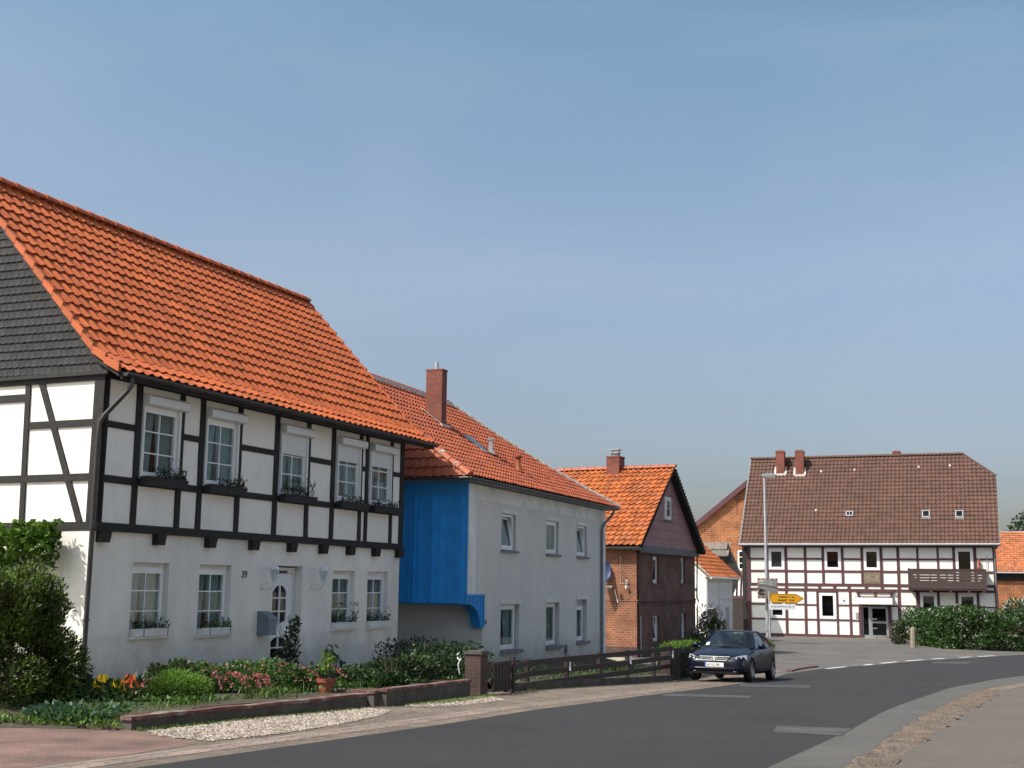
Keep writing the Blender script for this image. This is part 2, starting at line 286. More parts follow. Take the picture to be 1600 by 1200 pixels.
# tiled roof plane -------------------------------------------------
PAN = [(0, .45), (.14, .95), (.26, 1.), (.40, .6), (.55, .12), (.72, 0), (.88, .12), (1, .45)]
FLAT = [(0, .6), (.12, .9), (.24, .6), (.3, .1), (.62, 0), (.9, .15), (1, .6)]
def roofmesh(mb, pos, W0, W1, L, tw, rl, amp, th, prof=PAN, seed=1, jit=0., sflip=1):
    """pos(u,s)->(Vector point, Vector normal); tiles as real relief"""
    rn = random.Random(seed); nr = max(1, round(L/rl)); rl = L/nr; nc = max(1, round((W1-W0)/tw)); tw = (W1-W0)/nc
    for r in range(nr):
        s0, s1 = r*rl-.01, (r+1)*rl+.09
        for c in range(nc):
            j = rn.uniform(-jit, jit); j2 = rn.uniform(-jit, jit); mb.cr = rn.uniform(.02, 1); vs = []; k = len(prof)
            for (t, h) in prof:
                u = W0+(c+t)*tw; p, n = pos(u, s0+j2); q, n2 = pos(u, s1)
                vs += [p+n*(th+h*amp+j), q+n2*(h*amp*.9+j*.3-.012), p+n*(th+h*amp+j-.016)]
            fs = []
            for i in range(k-1):
                a = i*3; b = a+3
                f1 = (a, b, b+1, a+1); f2 = (a+2, b+2, b, a)
                fs += [f1, f2]
            mb.add(vs, fs)
    mb.cr = 0.
def profile_pos(prof, ax=0, x_at=0., sgn=1):
    """prof: [(y,z)...] from eave up; u along x"""
    segs = []; acc = 0
    for (a, b) in zip(prof, prof[1:]):
        d = math.hypot(b[0]-a[0], b[1]-a[1]); segs.append((acc, acc+d, a, b)); acc += d
    def pos(u, s):
        for s0, s1, a, b in segs:
            if s <= s1 or s1 == acc: break
        t = (s-s0)/(s1-s0); y = a[0]+(b[0]-a[0])*t; z = a[1]+(b[1]-a[1])*t
        ny, nz = -(b[1]-a[1]), (b[0]-a[0]); l = math.hypot(ny, nz)*(1 if nz > 0 else -1)
        ny /= l; nz /= l
        if nz < 0: ny, nz = -ny, -nz
        return (Vector((u, y, z)), Vector((0, ny, nz))) if ax == 0 else (Vector((y, u, z)), Vector((ny, 0, nz)))
    return pos, acc
def ridge_tiles(mb, p0, p1, r=.12, step=.38, seed=3, mi=0, mort=None):
    p0 = Vector(p0); p1 = Vector(p1); L = (p1-p0).length; n = max(1, round(L/step)); d = (p1-p0)/L; a = d.cross(Vector((0, 0, 1))).normalized(); b = a.cross(d)
    rn = random.Random(seed)
    for i in range(n):
        q0 = p0+d*(i*L/n-.02); q1 = p0+d*((i+1)*L/n+.03); vs = []; mb.cr = rn.uniform(.02, 1); K = 7; ra, rb = r*1.12, r*.92
        for q, rr in ((q0, ra), (q1, rb)):
            for k in range(K): t = math.pi*k/(K-1); vs.append(q+a*math.cos(t)*rr+b*(math.sin(t)*rr-.05))
        fs = [(k, k+1, K+k+1, K+k) for k in range(K-1)]+[tuple(range(K))[::-1], tuple(range(K, 2*K))]
        mb.add(vs, fs, mi)
    mb.cr = 0.

def window(parent, x0, x1, z0, z1, y, fwd=.06, sash=.05, cols=1, rows=1, T=None, curtain=True, sill=None, glass=None, dz=0., tilt=0., bar=.022, name='window', blind=None, backing=True, label=None):
    """frame mesh + children pane, curtain, sill. y = outer face of frame, into building is +y"""
    m = MB(T); m.ring(x0, x1, z0, z1, fwd, y, y+.07)
    a, b, c, d = x0+fwd, x1-fwd, z0+fwd, z1-fwd
    def tl(px, py, pz):   # tilt the sash about its bottom edge, leaning inwards
        if tilt: h = pz-c; py2 = py+h*math.sin(tilt); pz = c+h*math.cos(tilt); py = py2
        return T(px, py, pz) if T else (px, py, pz)
    s = MB(tl); s.ring(a-.012, b+.012, c-.012, d+.012, sash+.012, y-.014, y+.05)
    for i in range(1, cols): xx = a+(b-a)*i/cols; s.box(xx-bar/2, xx+bar/2, y+.002, y+.036, c+sash, d-sash)
    for i in range(1, rows): zz = c+(d-c)*i/rows; s.box(a+sash, b-sash, y+.004, y+.034, zz-bar/2, zz+bar/2)
    mm = MB(); mm.v = m.v+s.v; n0 = len(m.v); mm.f = m.f+[[i+n0 for i in f] for f in s.f]; mm.m = [0]*len(mm.f); mm.r = [0]*len(mm.f); mm.T = (lambda *p: p)
    o = mm.build(name, Mt['pvc'], parent, dz)
    if label: o['label'] = label
    g = MB(tl); g.add([(a+sash*.6, y+.02, c+sash*.6), (b-sash*.6, y+.02, c+sash*.6), (b-sash*.6, y+.02, d-sash*.6), (a+sash*.6, y+.02, d-sash*.6)], [(0, 1, 2, 3)]); g.build('pane', Mt[glass or ('glass' if curtain else 'glassdark')], o, dz)
    if curtain:
        k = MB(T); n = 26; h0, h1 = c+.02, d
        for side in (0, 1):
            vs = []
            for i in range(n+1):
                t = i/n
                for top in (0, 1):
                    spread = .5 if top else .40; xx = a+(b-a)*(t*spread if side == 0 else 1-t*spread)
                    vs.append((xx, y+.13+.022*math.sin(t*40+side), h1 if top else h0))
            k.add(vs, [(2*i, 2*i+2, 2*i+3, 2*i+1) for i in range(n)])
        k.build('curtain', Mt['curtain'], o, dz, smooth=60)
    if blind: k = MB(T); k.box(a, b, y+.06, y+.07, d-(d-c)*blind, d); k.build('blind', Mt['blind'], o, dz)
    if backing: k = MB(T); k.add([(x0-.1, y+.6, z0-.1), (x1+.1, y+.6, z0-.1), (x1+.1, y+.6, z1+.1), (x0-.1, y+.6, z1+.1)], [(0, 1, 2, 3)]); k.build('room_backdrop', Mt['room'], o, dz)
    if sill: k = MB(T); k.box(sill[0], sill[1], sill[2], y+.01, sill[3], sill[4]); k.build('sill', Mt[sill[5]], o, dz)
    return o

# ---------------------------------------------------------------- ground
GY = [-400, 0, 10, 20, 30, 37, 50, 80, 110, 400]; GZ = [0, 0, -.03, -.25, -.65, -.95, -1.25, -1.5, -1.65, -2]
def g(y): return float(np.interp(y, GY, GZ))
YS = [-200, -60, -30, -10, 0, 10]+[10+k for k in range(1, 100)]+[115, 130, 160, 200, 300, 400]
def lay(name, poly, m, lift, parent=None):
    """a sheet on the ground, cut at the ground's own rows so it lies exactly on it"""
    bm = bmesh.new(); bm.faces.new([bm.verts.new((x, y, 0)) for x, y in poly])
    y0 = min(p[1] for p in poly); y1 = max(p[1] for p in poly)
    for yy in YS:
        if y0 < yy < y1: bmesh.ops.bisect_plane(bm, geom=bm.verts[:]+bm.edges[:]+bm.faces[:], plane_co=(0, yy, 0), plane_no=(0, 1, 0))
    for v in bm.verts: v.co.z = g(v.co.y)+lift
    bmesh.ops.recalc_face_normals(bm, faces=bm.faces)
    for f in bm.faces:
        if f.normal.z < 0: f.normal_flip()
    me = bpy.data.meshes.new(name); bm.to_mesh(me); bm.free(); me.materials.append(m); uvmap(me); o = bpy.data.objects.new(name, me); COL.objects.link(o)
    if parent: o.parent = parent
    return o
def st(name, poly, m, lift): return tag(lay(name, poly, m, lift), kind='structure')
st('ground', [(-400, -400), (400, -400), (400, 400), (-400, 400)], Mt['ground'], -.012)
RL = [(-10.5, -1), (-6.6, 6), (-4.86, 9.5), (-3.48, 12.13), (-2.67, 13.68), (-.81, 17.28), (1.0, 21.2), (2.58, 25.05), (4.49, 29.34), (7.05, 35.87), (8.96, 41.15), (11.57, 46.37), (17.15, 53.74), (24.9, 61.6), (40, 71), (90, 88)]
RR = [(-3.2, -1), (.2, 7), (2.59, 12.77), (4.56, 17.07), (7.05, 22.96), (10.96, 31.74), (14.17, 37.93), (16.86, 41.79), (24, 49), (40, 58), (90, 72)]
GR = [(-2.4, -1), (.9, 7.2), (3.35, 12.84), (5.33, 17.32), (8.46, 24.43), (11.54, 31.08), (15.08, 37.41), (17.6, 41.2), (24.6, 48.3), (40.4, 57.2), (90.4, 71.2)]
KR = [(-2.0, -1), (1.35, 7.3), (3.84, 12.89), (5.4, 16.33), (8.75, 23.6), (11.9, 30.6), (15.3, 36.7), (17.9, 40.9), (24.8, 48.0), (40.6, 56.9), (90.6, 70.9)]
st('verge_ground', [(-14, -1)]+[(-9, 6), (-7.5, 12), (-8, 18), (-5, 23), (-1.5, 36), (4, 50), (9.6, 66), (13, 77), (16, 90), (45, 90), (90, 95)]+RL[::-1], Mt['asphalt2'], .0)
st('road', RL+RR[::-1], Mt['asphalt'], .004)
def _late():
    st('gutter_strip', RR+GR2[::-1], Mt['gutterstrip'], .004); strip('sand_strip', off(GR, -.12), KR, Mt['sand'], .0)
    st('right_pavement', KR2+off(KR, 7)[::-1], Mt['sidewalk'], .009)
# sandy band with broken kerb between the gutter strip and the right pavement
def ragged(L, a, seed):
    r_ = random.Random(seed); out = []
    for p, q in zip(L, L[1:]):
        n = max(1, int(math.dist(p, q)/.35)) if p[1] < 45 else 1
        for k in range(n): out.append((p[0]+(q[0]-p[0])*k/n+(r_.gauss(0, a) if k else 0), p[1]+(q[1]-p[1])*k/n))
    return out+[L[-1]]
RR2, GR2, KR2 = ragged(RR, .02, 1), ragged(GR, .03, 2), ragged(KR, .05, 3)
def strip(name, A, B, m, lift): return st(name, A+B[::-1], m, lift)
def off(L, d):
    out = []
    for i, p in enumerate(L):
        a = L[max(i-1, 0)]; b = L[min(i+1, len(L)-1)]; dx, dy = b[0]-a[0], b[1]-a[1]; l = math.hypot(dx, dy); out.append((p[0]+dy/l*d, p[1]-dx/l*d))
    return out
_late()
LL = RL[:11]
strip('sandy_roadside', off(LL, -.62), LL, Mt['sand'], .005)
strip('stone_gutter', off(LL[:9], -.62), off(LL[:9], -.34), Mt['paver2'], .009)
W1a, W1b, W2a, W2b = (-4.62, 15.77), (-2.2, 19.9), (-1.93, 20.25), (-.72, 24.0)
strip('left_pavement', [(-4.75, 15.6), (-2.3, 19.6), (-1.0, 24), (-.4, 26), (.9, 28.7), (3.9, 33.7), (5.5, 38.6), (7.6, 42.4), (9.2, 44.5)], off(LL, -.62)[3:11]+[(9.6, 43.8)], Mt['sand'], .0045)
st('red_clay_paving', [(-9.5, 2), (-11, 17.4), (-8.5, 17.3), (-6.3, 16.6), (-5.0, 16.1), (-4.3, 15.5), (-3.45, 14.3), (-4.05, 12.6), (-5.6, 9.3), (-7.4, 6)], Mt['paver'], .008)
# low kerb at the left road edge
kb = MB()
def kerbrun(mb, L, wd, h):
    A = L; B = off(L, -wd)
    for i in range(len(L)-1):
        n = max(1, int(math.dist(L[i], L[i+1])/1.0))
        for k in range(n):
            q = []
            for PL in (A, B):
                for t in (k/n+.006, (k+1)/n-.006): q.append((PL[i][0]+(PL[i+1][0]-PL[i][0])*t, PL[i][1]+(PL[i+1][1]-PL[i][1])*t))
            a, b, c, d = q; bb = [a, b, d, c]
            mb.add([(x, y, g(y)-.05) for x, y in bb]+[(x, y, g(y)+h) for x, y in bb], [(0, 1, 5, 4), (1, 2, 6, 5), (2, 3, 7, 6), (3, 0, 4, 7), (4, 5, 6, 7)])
kerbrun(kb, off(LL[2:10], -.62), .11, .012); o = kb.build('kerb', Mt['kerb']); tag(o, kind='structure')
# broken concrete kerb chips along the right edge
rn = random.Random(4)
# worn crossing marks and dashed line
def mark(name, pts, m, label, cat, group): o = lay(name, pts, m, .008); return tag(o, label, cat, group)
for pts, lb in (([(3.28, 26.37), (4.9, 25.7), (4.6, 24.6), (3.0, 25.21)], 'faded pale road patch beside the fence, nearest the left kerb'),
            ([(3.66, 17.5), (4.62, 17.25), (4.2, 16.15), (3.4, 16.5)], 'faded pale road patch nearest the camera by the gutter strip'),
            ([(5.93, 32.82), (7.63, 32.1), (7.1, 30.3), (5.6, 30.9)], 'faded pale road patch just in front of the parked car'),
            ([(17.78, 53.36), (19.6, 53.74), (18.6, 51.7), (17.2, 51.75)], 'faded pale road patch farthest off, below the flowering hedge')):
    mark('road_patch', pts, Mt['worn'], lb, 'road patch', 'faded pale patches on the road')
D = [(11.42, 45.77), (12.66, 47.83), (13.86, 49.72), (14.45, 50.63), (15.01, 51.43), (16.08, 52.82), (16.65, 53.5), (17.91, 55.0), (18.51, 55.7), (19.36, 56.6), (20.34, 57.5), (21.15, 58.3), (21.69, 58.8), (22.91, 60.0)]
names = ['nearest the parked car', 'second from the car', 'third from the car', 'fourth from the car', 'fifth from the car', 'sixth from the car', 'farthest right, below the hedge']
for i in range(7):
    a, b = D[2*i], D[2*i+1]; dx, dy = b[0]-a[0], b[1]-a[1]; l = math.hypot(dx, dy); nx, ny = -dy/l*.09, dx/l*.09
    mark('road_dash', [(a[0]-nx, a[1]-ny), (b[0]-nx, b[1]-ny), (b[0]+nx, b[1]+ny), (a[0]+nx, a[1]+ny)], Mt['white'], 'white dash of the broken edge line, '+names[i], 'road marking', 'white dashes of the edge line')

# ================================================================ half-timbered house 39
AZ = 23.7; ZB = -.35
SC, SC3 = 1.03, .945
H = root('half_timbered_house', (-6.946*SC, 21.0*SC, 1.65+SC*(ZB-1.65)), 'white half-timbered house with an orange pantile roof and the number 39 beside its white door', 'house', AZ, sc=SC)
HW, HD = 10.72, 7.1
def GT(x, y, z): return (y, x, z)      # gable at local x = 0: (along y, depth into building, z)
# lower storey walls
lowwin = [(1.07, 2.06, .70, 1.985), (2.94, 3.93, .67, 1.985), (7.66, 8.63, .66, 1.945), (9.2, 10.17, .66, 1.95)]
door = (5.33, 6.44, -.16, 2.01)
m = MB(); m.wall(0, HW, -.7, 2.56, lowwin+[door], .08, .28); m.box(.0, HW, HD-.25, HD, -.7, 5.0); m.box(HW-.25, HW, .36, HD-.25, -.7, 2.56); m.box(0, .25, .36, HD-.25, -.7, 2.56)
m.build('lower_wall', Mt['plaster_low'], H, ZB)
# upper storey: plaster panels behind the timbers
upwin = [(1.0, 2.04, 3.47, 4.75), (2.8, 3.84, 3.47, 4.75), (5.31, 6.33, 3.47, 4.76), (7.54, 8.57, 3.5, 4.76), (9.01, 10.04, 3.5, 4.76)]
m = MB(); m.wall(.03, HW-.03, 2.56, 5.42, upwin, .03, .24); m.box(HW-.25, HW-.03, .27, HD-.25, 2.56, 5.3)
m.T = GT; m.wall(.27, HD-.25, 2.56, 5.2, [], .03, .2); m.T = None
m.add([(.05, .05, 5.2), (.05, HD-.05, 5.2), (.05, HD/2, 9.0)], [(0, 2, 1)]); m.add([(HW-.05, .05, 5.2), (HW-.05, HD-.05, 5.2), (HW-.05, HD/2, 9.0)], [(0, 1, 2)])
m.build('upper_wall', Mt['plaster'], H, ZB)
# timber frame of the street side
m = MB(); rn = random.Random(2); Z0, Z1 = 2.63, 5.42
posts = [(0, .14), (.85, .99), (2.04, 2.17), (2.65, 2.79), (3.84, 3.98), (5.13, 5.28), (6.33, 6.47), (7.35, 7.50), (8.57, 8.70), (8.85, 8.98), (10.04, 10.17), (10.53, HW)]
for i, (a, b) in enumerate(posts):
    zz_ = [Z0+(Z1-Z0)*k/6 for k in range(7)]; m.prism([(a+rn.uniform(-.008, .008), z) for z in zz_]+[(b+rn.uniform(-.008, .008), z) for z in zz_[::-1]], 0, .1)
for a, b in ((.14, .85), (2.17, 2.65), (3.98, 5.13), (6.47, 7.35), (8.70, 8.85), (10.17, 10.53)): m.box(a, b, .006, .09, 4.255, 4.37)
for i in range(len(posts)-1): m.box(posts[i][1], posts[i+1][0], .003, .1, 3.31, 3.44)
m.box(-.0, HW, -.012, .12, 2.49, 2.635); m.box(0, HW, -.012, .1, 5.09, 5.42)
for a in (.11, 1.54, 3.03, 4.44, 5.80, 7.03, 8.18, 9.34, 10.48): m.prism([(a, 2.49), (a, 2.30), (a+.2, 2.30), (a+.25, 2.49)], -.05, .10)
m.build('timber_frame', Mt['timber'], H, ZB)
m = MB(lambda x, y, z: (y, x, z))
for a, b in ((.14-.14, .22),): m.box(a, b, -.006, .1, 2.63, 5.2)
for x0, z0, x1, z1, wd in ((1.73, 5.08, 1.66, 2.63, .11), (1.43, 5.08, .37, 2.63, .12), (4.2, 5.08, 4.2, 2.63, .12), (5.6, 5.08, 6.5, 2.63, .12), (3.0, 5.08, 3.05, 2.63, .12)): m.beam(x0, z0, x1, z1, wd, 0., .09)
m.box(.22, HD-.05, -.004, .1, 3.33, 3.455); m.box(.22, 1.66, .003, .08, 4.26, 4.385); m.box(1.70, 3.0, .003, .08, 4.755, 4.89); m.box(3.1, HD, .003, .08, 4.3, 4.42)
m.box(0, HD, -.01, .12, 2.49, 2.635); m.box(0, HD, -.01, .12, 5.05, 5.22)
m.build('gable_timber_frame', Mt['timber'], H, ZB)
# slate gable
m = MB(); rn = random.Random(5); m.add([(-.02, .0, 5.2), (-.02, HD, 5.2), (-.02, HD/2, 5.2+HD/2*1.085)], [(0, 2, 1)])
rowh, sw = .150, .145
for r in range(27):
    zb = 5.20+r*rowh
    for c in range(-2, 54):
        y0 = c*sw+((r*.37) % 1)*sw; tiltz = y0*.012; m.cr = rn.uniform(.02, 1); z = zb+tiltz
        pts = [(y0, z+.02), (y0+.03, z), (y0+sw*.6, z-.012), (y0+sw-.004, z-.005), (y0+sw+.012, z+.05), (y0+sw+.006, z+rowh+.03), (y0+.006, z+rowh+.03), (y0+.018, z+.07)]
        xo = rn.uniform(0, .003); vs = [(-.045-xo-.006*(1 if k in (3, 4, 5) else 0) if k < 5 else -.024-xo, p[0], p[1]) for k, p in enumerate(pts)]
        vs += [(-.02, p[0], p[1]) for p in pts[:5]]
        m.add(vs, [(7, 6, 5, 4, 3, 2, 1, 0)]+[(k, k+1, 9+k, 8+k) for k in range(4)])
m.build('slate_gable', Mt['slate'], H, ZB, clips=[((0, -.04, 5.26), (0, -1.085, 1)), ((0, HD+.04, 5.26), (0, 1.085, 1)), ((0, 0, 5.19), (0, 0, -1))])
m = MB(GT); m.prism([(-.1, 5.14), (HD+.1, 5.14), (HD+.1, 5.205), (-.1, 5.205)], -.07, .0); m.build('gable_drip_board', Mt['blackwood'], H, ZB)
# roof
prof = [(-.44, 5.17), (.12, 5.50), (3.55, 9.17)]
pos, L = profile_pos(prof); m = MB(); roofmesh(m, pos, -.14, 11.5, L, .237, .343, .037, .034, seed=11, jit=.006)
rf = m.build('roof', Mt['tile39'], H, ZB, smooth=50)
prof2 = [(HD+.44, 5.17), (HD-.12, 5.50), (3.55, 9.17)]
m = MB(); p2, L2 = profile_pos(prof2); roofmesh(m, p2, -.14, 11.5, L2, .237, .343, .052, .035, [(0, .5), (.25, 1), (.6, 0), (1, .5)], 12)
m.build('rear_roof_slope', Mt['tile39'], rf, 0).location = (0, 0, 0); bpy.data.objects['rear_roof_slope'].data.transform(Matrix.Translation((0, 0, -ZB)))
m = MB(); ridge_tiles(m, (-.16, 3.55, 9.24), (11.52, 3.55, 9.24), .12, .40, 4); o = m.build('ridge_tiles', Mt['tile39'], rf, ZB, smooth=50)
rn = random.Random(9)     # verge tiles with their stepped edge
for sx in (-.17, 11.47):
    m = MB()
    for i in range(16):
        s0 = .02+i*L/16; p, n = pos(0, s0); q, _ = pos(0, s0+L/16+.03); m.cr = rn.uniform(.02, 1)
        vs = [(sx, p.y, p.z+.115), (sx+.06, p.y, p.z+.115), (sx+.06, p.y, p.z-.04), (sx, p.y, p.z-.04), (sx, q.y, q.z+.05), (sx+.06, q.y, q.z+.05), (sx+.06, q.y, q.z-.07), (sx, q.y, q.z-.07)]
        m.add(vs, [(0, 1, 5, 4), (1, 2, 6, 5), (2, 3, 7, 6), (3, 0, 4, 7), (3, 2, 1, 0), (4, 5, 6, 7)])
    m.build('verge_tiles', Mt['tile39'], rf, ZB)
# soffit, fascia, underside of the overhang
m = MB()
for x0, x1 in ((-.10, 11.44),):
    m.add([(x0, -.42, 5.10), (x1, -.42, 5.10), (x1, .02, 5.28), (x0, .02, 5.28)], [(3, 2, 1, 0)]); m.box(x0, x1, -.45, -.42, 5.02, 5.15)
pts = [(-.40, 5.06), (.12, 5.36), (3.55, 9.02), (6.98, 5.36), (7.5, 5.06), (7.5, 5.12), (6.98, 5.44), (3.55, 9.11), (.12, 5.44), (-.40, 5.12)]
def yz_prism(mb, pts, x0, x1, mi=0):
    T0 = mb.T; mb.T = lambda x, y, z: (y, x, z); mb.prism(pts, x0, x1, mi); mb.T = T0
yz_prism(m, pts, 10.72, 11.42); yz_prism(m, pts, -.12, .0)
o = m.build('eaves_boards', Mt['blackwood'], H, ZB)
m = MB(); n = 8   # half-round gutter
for k in range(n):
    t0, t1 = math.pi*k/n, math.pi*(k+1)/n
    for (r0, fl) in ((.065, 1), (.058, -1)):
        a = (-.52+math.cos(math.pi+t0)*r0, 5.13+math.sin(math.pi+t0)*r0); b = (-.52+math.cos(math.pi+t1)*r0, 5.13+math.sin(math.pi+t1)*r0)
        m.add([(-.10, a[0], a[1]), (-.10, b[0], b[1]), (11.42, b[0], b[1]), (11.42, a[0], a[1])], [(0, 1, 2, 3)])
m.tube([(-.10, -.585, 5.135), (11.42, -.585, 5.135)], .009, 6); m.tube([(-.10, -.455, 5.135), (11.42, -.455, 5.135)], .009, 6)
m.add([(-.10, -.52+math.cos(math.pi+math.pi*k/8)*.065, 5.13+math.sin(math.pi+math.pi*k/8)*.065) for k in range(9)], [tuple(range(9))])
gt = m.build('gutter', Mt['gutter'], H, ZB, smooth=True)
m = MB(); m.tube([(.10, -.50, 5.08), (.10, -.50, 4.95), (.06, -.44, 4.83), (-.10, -.13, 4.42), (-.14, -.07, 4.30), (-.14, -.06, 4.0), (-.14, -.05, -.3)], .042, 12)
for z in (3.9, 2.5, 1.0): m.tube([(-.14, -.055, z), (-.14, -.055, z+.04)], .052, 12)
m.build('downpipe', Mt['gutter'], H, ZB, smooth=True)
# windows
for i, (a, b, c, d) in enumerate(lowwin):
    o = window(H, a+.005, b-.005, c+.02, d-.075, .19, cols=2, rows=3, dz=ZB, sill=(a-.03, b+.05, .0, c-.04, c, 'pvc')); m = MB(); m.box(a, b, .17, .25, d-.075, d); m.build('head_board', Mt['plaster_trim'], o, ZB)
for i, (a, b, c, d) in enumerate(upwin):
    shut = (0, 0, .33, .29, .28)[i]
    o = window(H, a, b, c, d, .035, cols=2, rows=3, dz=ZB)
    m = MB()   # roller shutter box with bevelled front and side rails
    m.T = lambda x, y, z: (y, x, z)
    yy = [(.03, 4.95), (-.10, 4.95), (-.15, 4.91), (-.15, 4.78), (-.12, 4.755), (.03, 4.755)]
    m.prism(yy, a+.0, b+.09)
    m.T = None
    m.box(a, a+.05, -.035, .035, c+.0, 4.76); m.box(b-.05, b, -.035, .035, c, 4.76)
    sb = m.build('shutter_box', Mt['shutter'], o, ZB)
    if shut:
        m = MB(); h = (d-c)*shut; n = int(h/.04)
        for k in range(n): z = d-(k+1)*h/n; m.box(a+.045, b-.045, -.012, .02, z+.009, z+h/n-.002)
        m.box(a+.045, b-.045, .004, .016, d-h, d)
        m.build('roller_shutter', Mt['shutter'], o, ZB)
# door
m = MB(); x0, x1, z0, z1 = 5.36, 6.42, -.14, 1.98; yd = .26
m.ring(x0, x1, z0, z1, .06, yd, yd+.07); m.box(x0+.06, x1-.06, yd+.01, yd+.05, 1.86, 1.92)
dl, dr = x0+.07, x1-.07; LW = dr-dl
up = (dl+.20, dr-.20, .80, 1.62); lo = (dl+.20, dr-.20, .10, .56)
m.wall(dl, dr, z0+.02, 1.85, [up, lo], yd+.005, .045)
for (a, b, c, d), curve in ((up, 1), (lo, 1)):
    n = 10; cx = (a+b)/2       # shaped heads and feet of the glazing
    for s in (-1, 1):
        pts = []
        for k in range(n+1): t = k/n; pts.append((cx+s*(b-a)/2*t, d-.01-(.15 if c > .5 else .09)*t**2.4))
        m.prism(pts+[(cx+s*(b-a)/2, d+.005), (cx, d+.005)], yd, yd+.045)
        if c > .5:
            pts = [(cx+s*(b-a)/2*k/n, c+.01+.06*(1-math.cos(math.pi*k/n))/2) for k in range(n+1)]; m.prism(pts+[(cx+s*(b-a)/2, c-.005), (cx, c-.005)], yd, yd+.045)
    m.box(cx-.017, cx+.017, yd-.006, yd+.03, c, d)
    for k in range(1, 3 if c > .5 else 2): zz = c+(d-c)*k/(3 if c > .5 else 2); m.box(a, b, yd-.004, yd+.03, zz-.014, zz+.014)
dr_ = m.build('door', Mt['pvc'], H, ZB)
m = MB(); [m.add([(a, yd+.035, c), (b, yd+.035, c), (b, yd+.035, d), (a, yd+.035, d)], [(0, 1, 2, 3)]) for a, b, c, d in (up, lo)]; m.build('pane', Mt['glassdark'], dr_, ZB)
m = MB(); m.add([(x0, yd+.3, -.1), (x1, yd+.3, -.1), (x1, yd+.3, 2), (x0, yd+.3, 2)], [(0, 1, 2, 3)]); m.build('hall_backdrop', Mt['room'], dr_, ZB)
m = MB(); m.tube([(dr-.07, yd-.0, .93), (dr-.07, yd-.05, .93), (dr-.19, yd-.05, .93)], .011, 8); m.box(dr-.09, dr-.05, yd-.008, yd+.003, .8, 1.0); m.build('handle', Mt['steel'], dr_, ZB)
m = MB(); m.box(dl+.42, dr-.22, yd-.012, yd+.004, 1.868, 1.912); m.build('closer', Mt['black'], dr_, ZB)
m = MB(); m.box(5.25, 6.62, -.42, .36, -.6, -.16); m.build('door_step', Mt['concrete'], H, ZB)
# lamps, letterbox, number
def wall_lamp(x):
    m = MB(); z = 1.60
    m.lathe([(0, -.07), (.035, -.05), (.045, 0), (.035, .05), (0, .07)], (0, 0, 0), 10)
    for v in range(len(m.v)): p = m.v[v]; m.v[v] = (x+p[0], .065+p[1]*.5, z+p[2])
    m.tube([(x, .05, z-.03), (x, -.0, z-.07), (x+.0, -.12, z-.06), (x, -.19, z+.02), (x, -.2, z+.08)], .013, 8)
    m.tube([(x, .03, z+.03), (x, -.05, z+.06), (x, -.12, z+.0)], .009, 6)
    c = (x, -.2, z+.08); m.lathe([(0, 0), (.035, 0), (.045, .02), (.04, .03)], c, 6)
    for k in range(6):
        a = math.pi/3*k; m.tube([(c[0]+.042*math.cos(a), c[1]+.042*math.sin(a), c[2]+.02), (c[0]+.085*math.cos(a), c[1]+.085*math.sin(a), c[2]+.24)], .007, 6)
    m.lathe([(.10, .235), (.11, .25), (.075, .31), (.03, .35), (.012, .37), (.016, .385), (0, .41)], c, 6)
    o = m.build('wall_lantern', Mt['metalwhite'], H, ZB)
    m = MB(); m.lathe([(.038, .03), (.078, .235)], c, 6); m.build('lamp_glass', Mt['glass'], o, ZB)
    m = MB(); m.lathe([(0, .06), (.016, .06), (.02, .15), (.012, .2), (0, .21)], c, 8); m.build('bulb', Mt['pvc'], o, ZB)
wall_lamp(4.98); wall_lamp(6.84)
m = MB(lambda x, y, z: (y, x, z)); m.prism([(.08, .62), (-.20, .62), (-.20, .92), (-.17, .97), (-.02, 1.07), (.08, 1.08)], 4.86, 5.14); lb = m.build('letterbox', Mt['mailbox'], H, ZB); lb['label'] = 'grey letterbox with a curved lid'
m = MB(lambda x, y, z: (y, x, z)); m.prism([(-.215, .93), (-.215, .91), (-.18, .985), (-.02, 1.085), (.08, 1.095), (.08, 1.082), (-.03, 1.07), (-.17, .97)], 4.85, 5.15); m.build('lid', Mt['mailbox'], lb, ZB)
text('house_number', '39', .20, Mt['numeral'], H, (4.25, .074, 1.75-ZB), depth=.006)

# flower boxes
def quadleaf(P, D, N, ln, wd):
    """P base, D dir, N normal -> pointed leaf as a folded rhombus"""
    D = D.normalized(); Sd = D.cross(N)
    if Sd.length < 1e-3: Sd = D.cross(Vector((1, 0, 0)))
    Sd.normalize(); return [P, P+D*ln*.5+Sd*wd*.5, P+D*ln, P+D*ln*.5-Sd*wd*.5]
def leaves(name, m, parent, pts, ln, wd, rn, outward=None, flat=.6, rndf=None, dz=0.):
    vs = []; fs = []; r = []
    for i, p in enumerate(pts):
        p = Vector(p); D = Vector((rn.gauss(0, 1), rn.gauss(0, 1), rn.gauss(0, flat)))
        if outward is not None: o = outward(p); D = D*.6+o*1.2
        N = Vector((rn.gauss(0, 1), rn.gauss(0, 1), rn.gauss(0, 1)+.8)); s = rn.uniform(.65, 1.25); b = len(vs)
        vs += quadleaf(p, D, N, ln*s, wd*s); fs.append((b, b+1, b+2, b+3)); r.append(rn.uniform(.02, 1) if rndf is None else rndf(p, rn))
    me = bpy.data.meshes.new(name); me.from_pydata([(v[0], v[1], v[2]-dz) for v in vs], [], fs); me.materials.append(m)
    me.attributes.new("rnd", 'FLOAT', 'FACE').data.foreach_set("value", r); me.update(); o = bpy.data.objects.new(name, me); COL.objects.link(o)
    if parent: o.parent = parent
    return o
